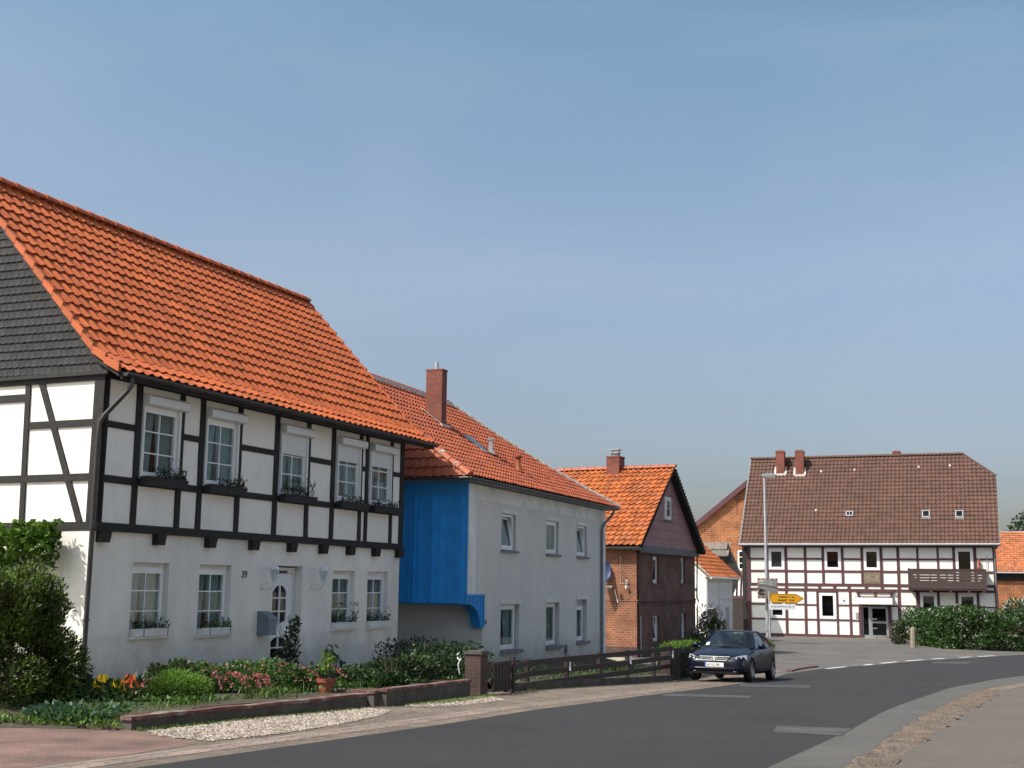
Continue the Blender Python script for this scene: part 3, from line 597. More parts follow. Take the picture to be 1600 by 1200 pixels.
def blades(name, m, parent, bases, h, wd, rn, lean=.5, seg=3):
    vs = []; fs = []; r = []
    for p in bases:
        p = Vector(p); a = rn.uniform(0, 6.283); d = Vector((math.cos(a), math.sin(a), 0)); sd_ = Vector((-d.y, d.x, 0)); hh = h*rn.uniform(.6, 1.2); ll = lean*rn.uniform(.3, 1.2)*hh; b = len(vs); c = rn.uniform(.02, 1)
        for k in range(seg+1):
            t = k/seg; q = p+Vector((0, 0, hh*(t-.35*t*t*ll/hh)))+d*ll*t*t; w_ = wd*(1-t**2)*.5+.0005; vs += [q+sd_*w_, q-sd_*w_]
        for k in range(seg): fs.append((b+2*k, b+2*k+1, b+2*k+3, b+2*k+2)); r.append(c)
    me = bpy.data.meshes.new(name); me.from_pydata(vs, [], fs); me.materials.append(m); me.attributes.new("rnd", 'FLOAT', 'FACE').data.foreach_set("value", r); me.update()
    o = bpy.data.objects.new(name, me); COL.objects.link(o)
    if parent: o.parent = parent
    return o
def blob(rn, c, r, n, shell=.55):
    out = []
    for _ in range(n):
        while True:
            v = Vector((rn.uniform(-1, 1), rn.uniform(-1, 1), rn.uniform(-1, 1)))
            if shell < v.length < 1: break
        out.append((c[0]+v.x*r[0], c[1]+v.y*r[1], c[2]+v.z*r[2]))
    return out
HM = Matrix.Translation((-6.946*SC, 21.0*SC, 1.65-1.65*SC)) @ Matrix.Scale(SC, 4) @ Matrix.Rotation(R(90-AZ), 4, 'Z')
def hw(x, y, z): v = HM @ Vector((x, y, z)); return (v.x, v.y, v.z)
def flower_box(x0, x1, y, z, h, d, boxmat, label, flowers, group, brackets=False, seed=0):
    rn = random.Random(seed); W = x1-x0; t = root('flower_box', hw((x0+x1)/2, y, z), label, 'flower box', AZ, group, sc=SC)
    m = MB(); th = .012; m.box(-W/2, W/2, -d, -d+th, 0, h); m.box(-W/2, W/2, -th, 0, 0, h); m.box(-W/2, -W/2+th, -d+th, -th, 0, h); m.box(W/2-th, W/2, -d+th, -th, 0, h); m.box(-W/2+th, W/2-th, -d+th, -th, 0, th)
    m.box(-W/2-.008, W/2+.008, -d-.008, -d, h-.02, h+.004)
    bx = m.build('box', Mt[boxmat], t)
    m = MB(); m.box(-W/2+th, W/2-th, -d+th, -th, h*.6, h-.02); m.build('earth', Mt['soil'], t)
    if brackets:
        for xx in (-W/2+.2, W/2-.12): m = MB(); m.tube([(xx, -d-.012, .0), (xx, -d-.012, h+.012), (xx, .0, h+.014)], .006, 6); m.build('bracket', Mt['numeral'], t)
    for k, (mt, n, hh, ln, wd, xa, xb) in enumerate(flowers):
        pts = [(rn.uniform(-W/2+W*xa, -W/2+W*xb), rn.uniform(-d+.02, -.03), h-.03+min(1.5, abs(rn.gauss(0, .75)))*hh) for _ in range(n)]
        leaves('blossoms' if mt[0] == 'P' else 'foliage', Mt[mt], t, pts, ln, wd, rn, lambda p: Vector((0, -.2, .9)))
G1 = 'white flower boxes on the ground floor sills'; G2 = 'dark flower boxes under the upper windows'
flower_box(1.10, 2.06, .10, .705, .13, .15, 'plaster_trim', 'white flower box with feathery dark green plants, on the leftmost lower window sill', [('L_mid', 160, .20, .09, .012, .05, .75), ('L_dark', 140, .12, .07, .02, 0, 1), ('P_red', 8, .1, .03, .03, .6, 1)], G1, True, 1)
flower_box(2.97, 3.92, .10, .675, .13, .15, 'plaster_trim', 'white flower box with a red and yellow bloom, on the sill left of number 39', [('L_mid', 150, .12, .06, .03, 0, 1), ('P_red', 16, .17, .04, .04, .05, .3), ('P_yellow', 7, .25, .035, .035, .45, .6), ('P_orange', 8, .3, .035, .035, .45, .6), ('L_bright', 30, .1, .05, .03, .6, 1)], G1, True, 2)
flower_box(7.68, 8.68, .10, .665, .14, .15, 'plaster_trim', 'white flower box with yellow-tipped plants, on the sill right of the right wall lantern', [('L_mid', 90, .28, .08, .02, 0, .4), ('L_mid', 80, .28, .08, .02, .7, 1), ('L_dark', 80, .1, .05, .03, 0, 1), ('P_yellow', 16, .32, .05, .015, .1, .35), ('P_orange', 6, .3, .03, .02, .8, 1)], G1, False, 3)
flower_box(9.22, 10.2, .10, .665, .14, .15, 'plaster_trim', 'white flower box with pale and green plants, on the lower sill nearest the blue boarding', [('L_blue', 90, .15, .06, .03, 0, 1), ('L_dark', 90, .13, .06, .02, 0, 1), ('P_mauve', 12, .2, .05, .02, .3, .6), ('L_mid', 40, .2, .08, .015, .7, 1)], G1, False, 4)
ub = [(.98, 2.12, 'leftmost dark flower box, pink geranium at its right end, under the first upper window', [('L_dark', 200, .12, .06, .03, .3, 1), ('L_blue', 40, .16, .07, .06, .75, 1), ('P_pink', 16, .26, .04, .04, .72, .92)]),
      (2.80, 3.95, 'dark flower box with a pink geranium, under the second upper window from the left', [('L_dark', 160, .1, .06, .03, .3, 1), ('L_blue', 30, .14, .07, .05, .75, 1), ('P_pink', 14, .24, .04, .04, .72, .95)]),
      (5.30, 6.50, 'dark flower box with spiky dark leaves, under the middle upper window', [('L_dark', 200, .22, .12, .02, .0, 1), ('L_copper', 60, .2, .10, .02, 0, .9)]),
      (7.52, 8.72, 'dark flower box with small dark plants, under the fourth upper window from the left', [('L_dark', 170, .10, .06, .03, 0, 1), ('P_orange', 4, .12, .03, .03, .5, .9)]),
      (9.00, 10.22, 'dark flower box with low dark plants, under the upper window nearest the blue boarding', [('L_dark', 190, .10, .06, .03, 0, 1)])]
for k, (a, b, lb_, fl) in enumerate(ub): flower_box(a, b, -.035, 3.33, .15, .16, 'blackwood', lb_, fl, G2, False, 20+k)

# ================================================================ house 33
AZ3 = 21.1; ZB3 = -1.1; C3 = (-1.213, 35.0)
K = root('grey_house', (C3[0]*SC3, C3[1]*SC3, 1.65+SC3*(ZB3-1.65)), 'grey roughcast house with a red hipped roof, blue boarded overhang and the number 33', 'house', AZ3, sc=SC3)
KW, KD = 13.35, 8.4
upw = [(2.64, 3.86, 2.70, 3.80), (6.66, 7.92, 2.70, 3.80), (9.88, 11.08, 2.70, 3.80)]
lww = [(2.65, 4.25, -.26, 1.10), (6.70, 8.06, -.28, 1.12), (9.90, 11.10, -.25, 1.20)]
m = MB(); m.wall(.66, KW-.3, 1.38, 4.08, upw, 0, .3); m.wall(1.25, KW-.3, -1.3, 1.38, lww, 0, .3)
m.box(KW-.3, KW-.02, .3, KD, -1.3, 4.5); m.box(0, KW, KD-.3, KD, -1.3, 4.5); m.box(1.25, 1.5, .3, KD-.3, -1.3, 1.4); m.box(.05, .3, .3, KD-.3, 1.2, 4.5)
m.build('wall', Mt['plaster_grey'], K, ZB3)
m = MB(); m.box(0, .66, -.012, .3, 1.38, 4.5); m.box(.66, KW, -.012, .3, 4.08, 4.5); m.box(KW-.3, KW, -.012, .3, -1.3, 4.08)
for (a, b, c, d) in upw: m.box(a-.05, b+.08, -.022, -.002+.012, d+.02, d+.12)
for (a, b, c, d) in lww: m.box(a-.03, b+.06, -.022, .01, d+.02, d+.14)
m.build('pale_trim', Mt['plaster_trim'], K, ZB3)
for i, (a, b, c, d) in enumerate(upw):
    window(K, a+.01, b-.12, c+.03, d-.01, .06, fwd=.07, sash=.06, dz=ZB3, curtain=(i == 1), tilt=(R(9) if i != 1 else 0), sill=(a-.04, b+.08, -.09, c-.06, c+.01, 'sillstone'))
for i, (a, b, c, d) in enumerate(lww):
    o = window(K, a+.01, b-.14, c+.03, d-.01 if i < 2 else d-.22, .12, fwd=.07, sash=.07, dz=ZB3, curtain=True, sill=(a-.05, b+.12, -.10, c-.09, c+.01, 'sillstone'))
    if i == 2: m = MB(); m.box(a+.01, b-.14, .13, .17, d-.21, d-.01); m.build('top_panel', Mt['blind'], o, ZB3)
# blue boarded side with the jetty, bracket and underside
m = MB(); rn = random.Random(6); y = -.02; n = 0
while y < KD:
    wd = rn.choice((.16, .2, .24, .24)); yb = min(y+wd, KD); m.cr = rn.uniform(.02, 1); x = -.03-rn.uniform(0, .008)
    m.box(x, .05, y+.008, yb-.008, 1.16, 4.20); m.box(x-.030, x+.004, yb-.024, yb+.024, 1.15, 4.20); y = yb
m.cr = 0; m.box(-.07, .02, -.03, KD, 4.20, 4.55); m.box(-.09, .0, -.035, KD, 4.17, 4.225); m.box(-.05, .01, -.045, .02, 1.14, 4.50)
m.box(.02, 1.3, .0, KD-.1, 1.13, 1.18)
m.build('blue_boarding', Mt['blue'], K, ZB3)
m = MB()   # curved corner bracket, boarded
n = 14
def arc(x): t = min(1, max(0, (x-.0)/1.02)); return 1.15-.68*(1-math.sqrt(max(0, 1-t*t)))
xs = [1.25*i/n for i in range(n+1)]
for i in range(n):
    a, b = xs[i], xs[i+1]; m.prism([(a, arc(a)), (b, arc(b)), (b, 1.38), (a, 1.38)], -.03, .26)
for i in range(7): a = .04+i*.19; m.box(a-.015, a+.015, -.05, -.03, arc(a)+.004, 1.37)
m.box(1.20, 1.27, -.06, -.03, .47, 1.40); m.box(-.04, 1.27, -.065, -.03, 1.35, 1.41)
m.build('bracket', Mt['blue'], K, ZB3)
text('house_number', '33', .19, Mt['numeral'], K, (1.36, -.008, .56-ZB3), depth=.006)
# hipped, slightly flared roof as four tiled planes
ez, rz_ = 4.62, 8.00; ym = 4.2
def flr(t): return t-.16*t*(1-t)
pf = [(-.42+(ym+.42)*t, ez+(rz_-ez)*flr(t)) for t in (0, .15, .3, .5, .75, 1)]
pos3, L3 = profile_pos(pf); uL, uR, xl, xr = -.80, 13.72, .8, 8.0
m = MB(); roofmesh(m, pos3, uL, uR, L3, .225, .30, .06, .05, seed=21, jit=.008)
hl = ((uL, -.42, 0), Vector((ym+.42, -(xl-uL), 0)).normalized()*-1); hr = ((uR, -.42, 0), Vector((ym+.42, uR-xr, 0)).normalized())
r3 = m.build('roof', Mt['tile33'], K, ZB3, smooth=50, clips=[hl, hr])
pfb = [(KD-a, b) for a, b in pf]; posb, _ = profile_pos(pfb)
m = MB(); roofmesh(m, posb, uL, uR, L3, .30, .33, .045, .035, FLAT, 22)
m.build('rear_roof_slope', Mt['tile33'], r3, 0, clips=[((uL, KD+.42, 0), Vector((-(ym+.42), -(xl-uL), 0)).normalized()*1), ((uR, KD+.42, 0), Vector(((ym+.42), -(uR-xr), 0)).normalized())]).location.z = -ZB3
pl = [(uL+(xl-uL)*t, ez+(rz_-ez)*flr(t)) for t in (0, .15, .3, .5, .75, 1)]; posl, Ll = profile_pos(pl, 1)
m = MB(); roofmesh(m, posl, -.42, KD+.42, Ll, .25, .31, .05, .035, seed=23, jit=.006)
m.build('left_roof_slope', Mt['tile33'], r3, 0, smooth=50, clips=[((uL, -.42, 0), Vector((ym+.42, -(xl-uL), 0)).normalized()), ((uL, KD+.42, 0), Vector((ym+.42, (xl-uL), 0)).normalized())]).location.z = -ZB3
pr = [(uR-(uR-xr)*t, ez+(rz_-ez)*flr(t)) for t in (0, .15, .3, .5, .75, 1)]; posr, Lr = profile_pos(pr, 1)
m = MB(); roofmesh(m, posr, -.42, KD+.42, Lr, .30, .33, .05, .035, FLAT, seed=24)
m.build('right_roof_slope', Mt['tile33'], r3, 0, clips=[((uR, -.42, 0), Vector((-(ym+.42), -(uR-xr), 0)).normalized()), ((uR, KD+.42, 0), Vector((-(ym+.42), (uR-xr), 0)).normalized())]).location.z = -ZB3
def hippath(x0, x1, y0=-.42, y1=ym): return [(x0+(x1-x0)*t, y0+(y1-y0)*t, ez+(rz_-ez)*flr(t)+.07) for t in (0, .15, .3, .5, .75, 1)]
m = MB(); ridge_tiles(m, (xl, ym, rz_+.09), (xr, ym, rz_+.09), .12, .36, 5)
for x0, x1, sd_ in ((uL, xl, 6), (uR, xr, 7)):
    P = hippath(x0, x1)
    for a, b in zip(P, P[1:]): ridge_tiles(m, a, b, .115, .36, sd_)
m.build('ridge_tiles', Mt['tile33'], r3, ZB3, smooth=50)
m = MB(); rn = random.Random(8)   # lime mortar bedding along ridge and hips
m.box(xl, xr, ym-.17, ym+.17, rz_-.10, rz_+.075)
for x0, x1 in ((uR, xr),):
    P = hippath(x0, x1)
    for a, b in zip(P, P[1:]): m.tube([Vector(a)-Vector((0, 0, .035)), Vector(b)-Vector((0, 0, .035))], .125, 8)
m.build('mortar', Mt['mortar'], r3, ZB3)
for t in (.08, .20, .29, .36, .45, .55):   # crumbled mortar patches on the left hip
    P = [Vector((uL+(xl-uL)*q+rn.uniform(-.05, .03), -.42+(ym+.42)*q, ez+(rz_-ez)*flr(q)+.03)) for q in (t, t+.012, t+.026, t+.04)]; m = MB(); m.tube(P, [.06, .13+rn.uniform(-.02, .03), .11, .05], 7); m.build('mortar_patch', Mt['mortar'], r3, ZB3)

m = MB(); m.box(uL+.03, uR-.03, -.40, KD+.40, ez-.10, ez-.02)
m.build('soffit', Mt['zincdark'], K, ZB3)
m = MB(); m.tube([(uL, -.45, ez-.05), (uR, -.45, ez-.05)], .038, 10); m.tube([(uL-.03, -.47, ez-.05), (uL-.03, KD+.4, ez-.05)], .038, 10); m.build('gutter', Mt['gutter'], K, ZB3, smooth=True)
m = MB(); m.tube([(KW-.42, -.47, ez-.1), (KW-.42, -.46, ez-.22), (KW-.62, -.10, ez-.70), (KW-.64, -.07, ez-.85), (KW-.64, -.07, -1.1)], .05, 12)
for z in (2.3, .3): m.tube([(KW-.64, -.07, z), (KW-.64, -.07, z+.05)], .06, 12)
m.build('downpipe', Mt['zincdark'], K, ZB3, smooth=True)
# chimney, vents, rooflight, telephone riser
cx, cy = 3.70, 2.72
m = MB(); m.box(cx-.19, cx+.19, cy-.28, cy+.28, 6.4, 8.42); m.box(cx-.20, cx+.20, cy-.305, cy+.305, 8.42, 8.47); ch = m.build('chimney', Mt['brickC'], r3, 0); ch.location.z = -ZB3
m = MB(); m.tube([(cx, cy, 8.45), (cx, cy, 8.72)], .075, 14); m.build('flue', Mt['steel'], ch, 0, smooth=True)
def rz3(y): return float(np.interp(y, [p[0] for p in pf], [p[1] for p in pf]))
m = MB(); y0 = cy-.39; m.prism([(cx-.34, rz3(y0)+.06), (cx+.34, rz3(y0)+.06), (cx+.34, rz3(y0)+.17), (cx-.34, rz3(y0)+.17)], y0, y0+.1)
for s in (-1, 1):
    xa, xb = (cx-.33, cx-.225) if s < 0 else (cx+.225, cx+.33)
    m.add([(xa, y0, rz3(y0)+.12), (xb, y0, rz3(y0)+.12), (xb, cy+.4, rz3(cy+.4)+.12), (xa, cy+.4, rz3(cy+.4)+.12)], [(0, 1, 2, 3)])
m.build('flashing', Mt['mortar'], ch, 0)
for (x, y, mt_, nm) in ((5.2, 1.42, 'plaster_trim', 'pale clay roof vent pipe'), (5.65, .62, 'tileB', 'orange clay roof vent pipe')):
    z = rz3(y)+.02; m = MB(); m.lathe([(.17, 0), (.11, .10), (.07, .16), (.07, .44), (.10, .45), (.12, .48), (.12, .54), (.0, .55)], (x, y, z), 14); m.box(x-.16, x+.16, y-.3, y+.02, rz3(y-.3)+.05, rz3(y-.3)+.09)
    v = m.build('roof_vent', Mt[mt_], r3, 0, smooth=True); v.location.z = -ZB3; v['label'] = nm
m = MB(); x, y = 4.45, 1.55; P = lambda a, b, h: (a, b, rz3(b)+h)
m.add([P(x-.02, y-.2, .10), P(x+.58, y-.2, .10), P(x+.58, y+.5, .16), P(x-.02, y+.5, .16), P(x-.02, y-.2, .02), P(x+.58, y-.2, .02), P(x+.58, y+.5, .02), P(x-.02, y+.5, .02)], [(0, 1, 2, 3), (0, 4, 5, 1), (1, 5, 6, 2), (2, 6, 7, 3), (3, 7, 4, 0)])
v = m.build('skylight', Mt['zinc'], r3, 0); v.location.z = -ZB3
m = MB(); m.tube([(8.62, -.03, -1.1), (8.62, -.03, -.55)], .022, 8); m.box(8.55, 8.72, -.08, -.0, -.55, -.30); m.build('supply_box', Mt['zincdark'], K, ZB3)

# ================================================================ brick house with mauve gable
AZB = 26; ZBB = -1.35; CB = (5.436, 54.0)
B = root('brick_house', (CB[0], CB[1], ZBB), 'small dark brick house with an orange tiled roof and a mauve panelled street gable', 'house', AZB)
BW, BD = 8.15, 10.0
wv = [(2.08, 2.93, 1.83, 3.04), (6.02, 6.70, 1.86, 3.08), (2.05, 2.93, -.72, .42), (6.02, 6.72, -.70, .46)]
m = MB(); m.wall(0, BW, -1.5, 3.35, wv, 0, .3); m.box(BW-.3, BW, .3, BD, -1.5, 3.35); m.box(0, BW, BD-.3, BD, -1.5, 3.35)
for k in range(48): x = .05+k*.17; m.box(x, x+.085, -.03, 0, .90, 1.07)
m.box(-.03, BW+.03, -.045, .0, 1.07, 1.15)
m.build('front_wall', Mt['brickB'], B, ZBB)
m = MB(); m.T = lambda x, y, z: (y, x, z); m.box(.0, BD, -.004, .3, -1.5, 3.35); m.T = None
m.box(-.03, .0, .06, BD, 1.07, 1.14)
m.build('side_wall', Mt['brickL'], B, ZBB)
m = MB(); m.box(-.05, .04, -.035, BD, -1.5, -.86); m.build('side_plinth', Mt['brickW'], B, ZBB)
for i, (a, b, c, d) in enumerate(wv):
    o = window(B, a+.01, b-.01, c+.01, d-.01, .12, fwd=.08, sash=.08, dz=ZBB, curtain=False, tilt=(R(9) if i > 1 else 0), blind=(.4 if i < 2 else None), sill=(a-.05, b+.05, -.05, c-.10, c+.0, 'brickB'))
# mauve gable with flared foot
apx, apz, el, er, ezb = 4.1, 7.12, -.42, 8.55, 3.42
sl_ = (apz-ezb)/(apx-el)
def gz(x): return apz-abs(x-apx)*(apz-ezb)/(apx-el if x < apx else er-apx)
m = MB(); gw = (3.55, 4.45, 4.75, 5.78)
m.prism([(-.05, 3.45), (BW+.05, 3.45), (apx, apz-.05)], .02, .1)
for r in range(9):
    z0 = 3.46+r*.40; z1 = z0+.41
    half = lambda z: (apx-(apz-.08-z)/sl_*1.0, apx+(apz-.08-z)*(er-apx)/(apz-ezb))
    (a0, b0), (a1, b1) = half(z0), half(min(z1, apz-.1)); 
    if z0 > apz-.15: break
    n = 11; cur = [a0+(b0-a0)*k/n for k in range(n+1)]
    for k in range(n):
        t0, t1 = k/n, (k+1)/n
        m.add([(a0+(b0-a0)*t0, -.035, z0), (a0+(b0-a0)*t1-.008, -.035, z0), (a1+(b1-a1)*t1-.008, -.015, min(z1, apz-.1)), (a1+(b1-a1)*t0, -.015, min(z1, apz-.1)), (a0+(b0-a0)*t0, .02, z0), (a0+(b0-a0)*t1-.008, .02, z0)], [(0, 1, 2, 3), (0, 4, 5, 1)])
m.build('gable_cladding', Mt['mauve'], B, ZBB)
m = MB(); n = 5
for k in range(n):
    t0, t1 = k/n, (k+1)/n; f = lambda t: (-.26*(1-t)**2-.03, 3.14+.34*t)
    (ya, za), (yb, zb_) = f(t0), f(t1); m.add([(-.25*(1-t0), ya, za), (BW+.2*(1-t0), ya, za), (BW+.2*(1-t1), yb, zb_), (-.25*(1-t1), yb, zb_)], [(0, 1, 2, 3)])
m.add([(-.25, -.29, 3.14), (BW+.2, -.29, 3.14), (BW+.2, .05, 3.2), (-.25, .05, 3.2)], [(3, 2, 1, 0)])
m.build('gable_foot', Mt['greywood'], B, ZBB, smooth=True)
gwn = window(B, 3.55, 4.40, 4.72, 5.78, -.09, fwd=.10, sash=.07, cols=1, rows=2, dz=ZBB, curtain=False, backing=False, sill=(3.5, 4.46, -.14, 4.66, 4.73, 'greywood')); gwn['label'] = 'weathered gable window'; gwn.data.materials[0] = Mt['plaster_trim']
m = MB(); m.box(3.5, 4.45, -.10, -.02, 4.7, 5.8, 0); 
m = MB(); m.add([(3.6, -.045, 4.75), (4.35, -.045, 4.75), (4.35, -.045, 5.75), (3.6, -.045, 5.75)], [(0, 1, 2, 3)]); m.build('backing', Mt['room'], gwn, ZBB)
# roof: ridge runs back from the street, so eaves are along local y
posq, Lq = profile_pos([(el, ezb), (-.0, ezb+.40), (apx, apz)], 1); m = MB(); roofmesh(m, posq, -.38, BD, Lq, .27, .33, .07, .05, seed=31, jit=.012)
rB = m.build('roof', Mt['tileB'], B, ZBB, smooth=50)
posq2, Lq2 = profile_pos([(er, ezb), (apx, apz)], 1); m = MB(); roofmesh(m, posq2, -.38, BD, Lq2, .235, .31, .055, .035, [(0, .4), (.25, 1), (.6, 0), (1, .4)], 32)
m.build('right_roof_slope', Mt['tileB'], rB, 0).location.z = -ZBB
m = MB(); ridge_tiles(m, (apx, -.42, apz+.10), (apx, BD, apz+.08), .13, .40, 33); m.build('ridge_tiles', Mt['tile33'], rB, ZBB, smooth=50)
m = MB()   # black barge boards and boarded undersides of the verge
for (xa, za, xb, zb_) in ((er+.02, ezb-.06, apx, apz-.02),):
    m.prism([(xa, za), (xb, zb_), (xb, zb_-.22), (xa-.14, za-.09)], -.40, -.36); m.prism([(xa, za), (xb, zb_), (xb, zb_-.08), (xa, za-.08)], -.36, .02)
for k in range(26): t = k/26; x = er+(apx-er)*t; z = ezb+(apz-ezb)*t; m.box(x-.09, x+.03, -.43, -.36, z-.10, z+.10)
m.prism([(el, ezb-.10), (apx, apz-.02), (apx, apz-.12), (el, ezb-.20)], -.37, .02)
m.box(el-.02, .02, -.3, BD, ezb-.14, ezb-.04)
m.build('barge_boards', Mt['blackwood'], B, ZBB)
m = MB(); cy = 2.55; m.box(apx-.36, apx+.36, cy-.32, cy+.32, 6.5, 7.75); m.box(apx-.38, apx+.38, cy-.34, cy+.34, 7.68, 7.75); cb = m.build('chimney', Mt['brickC'], B, ZBB)
m = MB(); m.lathe([(.16, 0), (.17, .15), (.15, .16)], (apx, cy, 7.75), 12)
for k in range(4): a = k*math.pi/2+.78; m.box(apx+.2*math.cos(a)-.02, apx+.2*math.cos(a)+.02, cy+.2*math.sin(a)-.02, cy+.2*math.sin(a)+.02, 7.75, 8.06)
m.box(apx-.26, apx+.26, cy-.26, cy+.26, 8.06, 8.09); m.box(apx-.22, apx+.22, cy-.22, cy+.22, 7.90, 7.93); m.build('cowl', Mt['galv'], cb, ZBB)
# things on the sunlit side wall
m = MB(); prof = [(0.62*math.sin(t), -.0+.20*(1-math.cos(t))/(1-math.cos(1.1))) for t in [1.1*i/8 for i in range(9)]]; prof = [(r/math.sin(1.1)*.9, z) for r, z in prof]
m.lathe(prof, (0, 0, 0), 24); dish = m.build('satellite_dish', Mt['dish'], B, 0, smooth=True); dish.location = (-.42, 1.62, 2.32-ZBB); dish.rotation_euler = (R(74), 0, R(-42))
sm = dish.modifiers.new('s', 'SOLIDIFY'); sm.thickness = .012
m = MB(); m.tube([(0, 0, .02), (.0, -.25, .35), (0, -.10, .48)], .012, 8); m.box(-.05, .05, -.18, -.02, .45, .55); m.build('dish_arm', Mt['metalwhite'], dish)
m = MB(); m.tube([(0, 1.62, 2.1), (-.3, 1.62, 2.1), (-.38, 1.62, 2.3)], .02, 8); m.build('dish_bracket', Mt['galv'], B, ZBB)
m = MB(); m.box(-.26, -.12, 1.05, 1.35, 1.64, 1.72); m.tube([(0, 1.2, 1.55), (-.18, 1.2, 1.66)], .015, 8); m.tube([(-.02, 1.0, 1.55), (-.02, .85, 1.0)], .02, 8); m.build('floodlight', Mt['metalwhite'], B, ZBB)
m = MB(); m.tube([(0, .42, 1.78), (-.12, .42, 1.95)], .03, 8); m.lathe([(0, 0), (.05, .02), (.06, .12), (0, .13)], (-.14, .42, 1.60), 10); m.tube([(0, .42, 1.6), (-.14, .42, 1.7)], .02, 8); m.build('wall_lamp', Mt['metalwhite'], B, ZBB)
m = MB(); m.tube([(-.02, .72, 3.0), (-.02, .72, 1.80), (-.02, .45, 1.79)], .012, 6); m.build('cable', Mt['mortar'], B, ZBB)
m = MB(); m.tube([(.35, -.05, -1.3), (.35, -.05, .45)], .028, 8); m.build('riser_pipe', Mt['galv'], B, ZBB)
m = MB(); m.tube([(BW+.02, -.12, 3.2), (BW+.02, -.08, 1.2), (BW+.25, -.08, 1.05), (BW+.05, -.08, .7), (BW+.05, -.08, -1.3)], .04, 8); m.build('downpipe', Mt['blackwood'], B, ZBB)

# ================================================================ long half-timbered house across the square
AZC = 110.5; ZBC = -1.53; CC = (16.283, 86.531)
Cc = root('long_timbered_house', (CC[0], CC[1], ZBC), 'long cream and maroon half-timbered house with a huge brown tiled roof and a wooden balcony', 'house', AZC)
CW, CD = 16.03, 9.6
upc = [(1.50, 2.55, 2.97, 4.36), (5.22, 6.30, 2.97, 4.36), (7.77, 8.80, 2.97, 4.36), (13.55, 14.64, 1.95, 4.38)]
lwc = [(1.50, 2.54, -.27, 1.15), (4.80, 5.91, -.27, 1.45), (11.26, 12.31, -.34, 1.50), (13.62, 14.73, -.34, 1.50)]
dc = (7.55, 9.24, -1.46, .62)
m = MB(); m.wall(.05, CW-.05, -1.6, 4.85, upc+lwc+[dc], .04, .24); m.box(CW-.3, CW-.05, .28, CD, -1.6, 4.8); m.box(0.05, .3, .28, CD, -1.6, 4.8); m.box(0, CW, CD-.3, CD, -1.6, 4.8)
m.add([(.1, .3, 4.7), (.1, CD-.3, 4.7), (.1, CD/2, 10.9)], [(0, 2, 1)]); m.add([(CW-.1, .3, 4.7), (CW-.1, CD-.3, 4.7), (CW-.1, CD/2+.8, 9.6), (CW-.1, CD/2-.8, 9.6)], [(0, 1, 2, 3)])
m.build('wall', Mt['cream'], Cc, ZBC)
m = MB(); F0, F1 = 0, .1
up_posts = [(0, .26), (1.30, 1.48), (2.57, 2.75), (3.86, 4.03), (5.04, 5.21), (6.31, 6.48), (7.58, 7.76), (8.81, 8.99), (9.88, 10.06), (11.13, 11.27), (12.40, 12.53), (13.37, 13.54), (14.65, 14.84), (15.82, CW)]
lo_posts = [(0, .26), (1.30, 1.48), (2.55, 2.72), (3.82, 3.99), (4.62, 4.79), (5.92, 6.05), (6.75, 6.91), (7.37, 7.54), (9.25, 9.44), (9.85, 10.05), (11.01, 11.25), (12.32, 12.48), (13.45, 13.61), (14.74, 14.90), (15.84, CW)]
rn = random.Random(12)
for a, b in up_posts: m.box(a, b, F0, F1, 2.075, 4.45)
for a, b in lo_posts: m.box(a, b, F0, F1, -1.29, 1.56)
def rail(z0, z1, posts, skip, proud=.003):
    for (p, q) in zip(posts, posts[1:]):
        a, b = p[1], q[0]; mid = (a+b)/2
        if any(s0 < mid < s1 and zz0 < (z0+z1)/2 < zz1 for s0, s1, zz0, zz1 in skip): continue
        d = rn.uniform(-.012, .012); m.box(a, b, F0+proud, F1, z0+d, z1+d)
rail(3.64, 3.76, up_posts, upc); rail(2.80, 2.95, up_posts, [upc[3]])
rail(.60, .70, lo_posts, lwc+[dc]); rail(-.39, -.28, lo_posts, [dc])
m.box(0, CW, -.006, F1, 1.90, 2.07); m.box(0, CW, -.006, F1, 1.56, 1.73); m.box(0, CW, -.004, F1, 4.45, 4.75)
for a, b in ((0, 7.5), (9.3, CW)): m.box(a, b, -.008, F1, -1.47, -1.29)
for x in (0, 2.56, 3.84, 4.75, 5.74, 6.67, 7.79, 8.81, 9.87, 11.1, 12.3, 13.4, 14.7, 15.8): m.box(x, x+.2, -.003, F1, 1.73, 1.90)
m.box(4.62, 6.05, -.004, F1, 1.47, 1.56)
m.build('timber_frame', Mt['timber_c'], Cc, ZBC)
m = MB(); m.box(-.02, CW, -.02, .25, -1.75, -1.47); m.build('plinth', Mt['stone'], Cc, ZBC)
m = MB(); m.box(-.34, -.0, .12, .40, -1.55, 4.6); m.build('shade_strip', Mt['blackwood'], Cc, ZBC)  # black strip added to give the shaded band at the left corner
for i, (a, b, c, d) in enumerate(upc):
    o = window(Cc, a+.0, b-.0, c+.0, d-.0, .02, fwd=.11, sash=.07, dz=ZBC, curtain=False, blind=(.98 if i == 0 else None), name='window' if i < 3 else 'balcony_door')
for i, (a, b, c, d) in enumerate(lwc): window(Cc, a, b, c, d, .02, fwd=.12, sash=.07, dz=ZBC, curtain=False)
m = MB(); a, b, c, d = dc; m.ring(a+.02, b-.02, c, d-.02, .07, .05, .13); m.box(a+.42, a+.56, .04, .13, c, d-.02)
m.box(a+.02, b-.02, .045, .12, c, c+.2); m.box(a+.56, b-.02, .045, .12, -.50, -.38); m.box(a+.56, b-.02, .045, .12, c, c+.2); m.box(b-.16, b-.02, .046, .12, c, d-.02); m.box(a+.56, a+.66, .046, .12, c, d-.02); m.box(a+.56, b-.02, .046, .12, d-.16, d-.03)
dd = m.build('glazed_door', Mt['zinc'], Cc, ZBC)
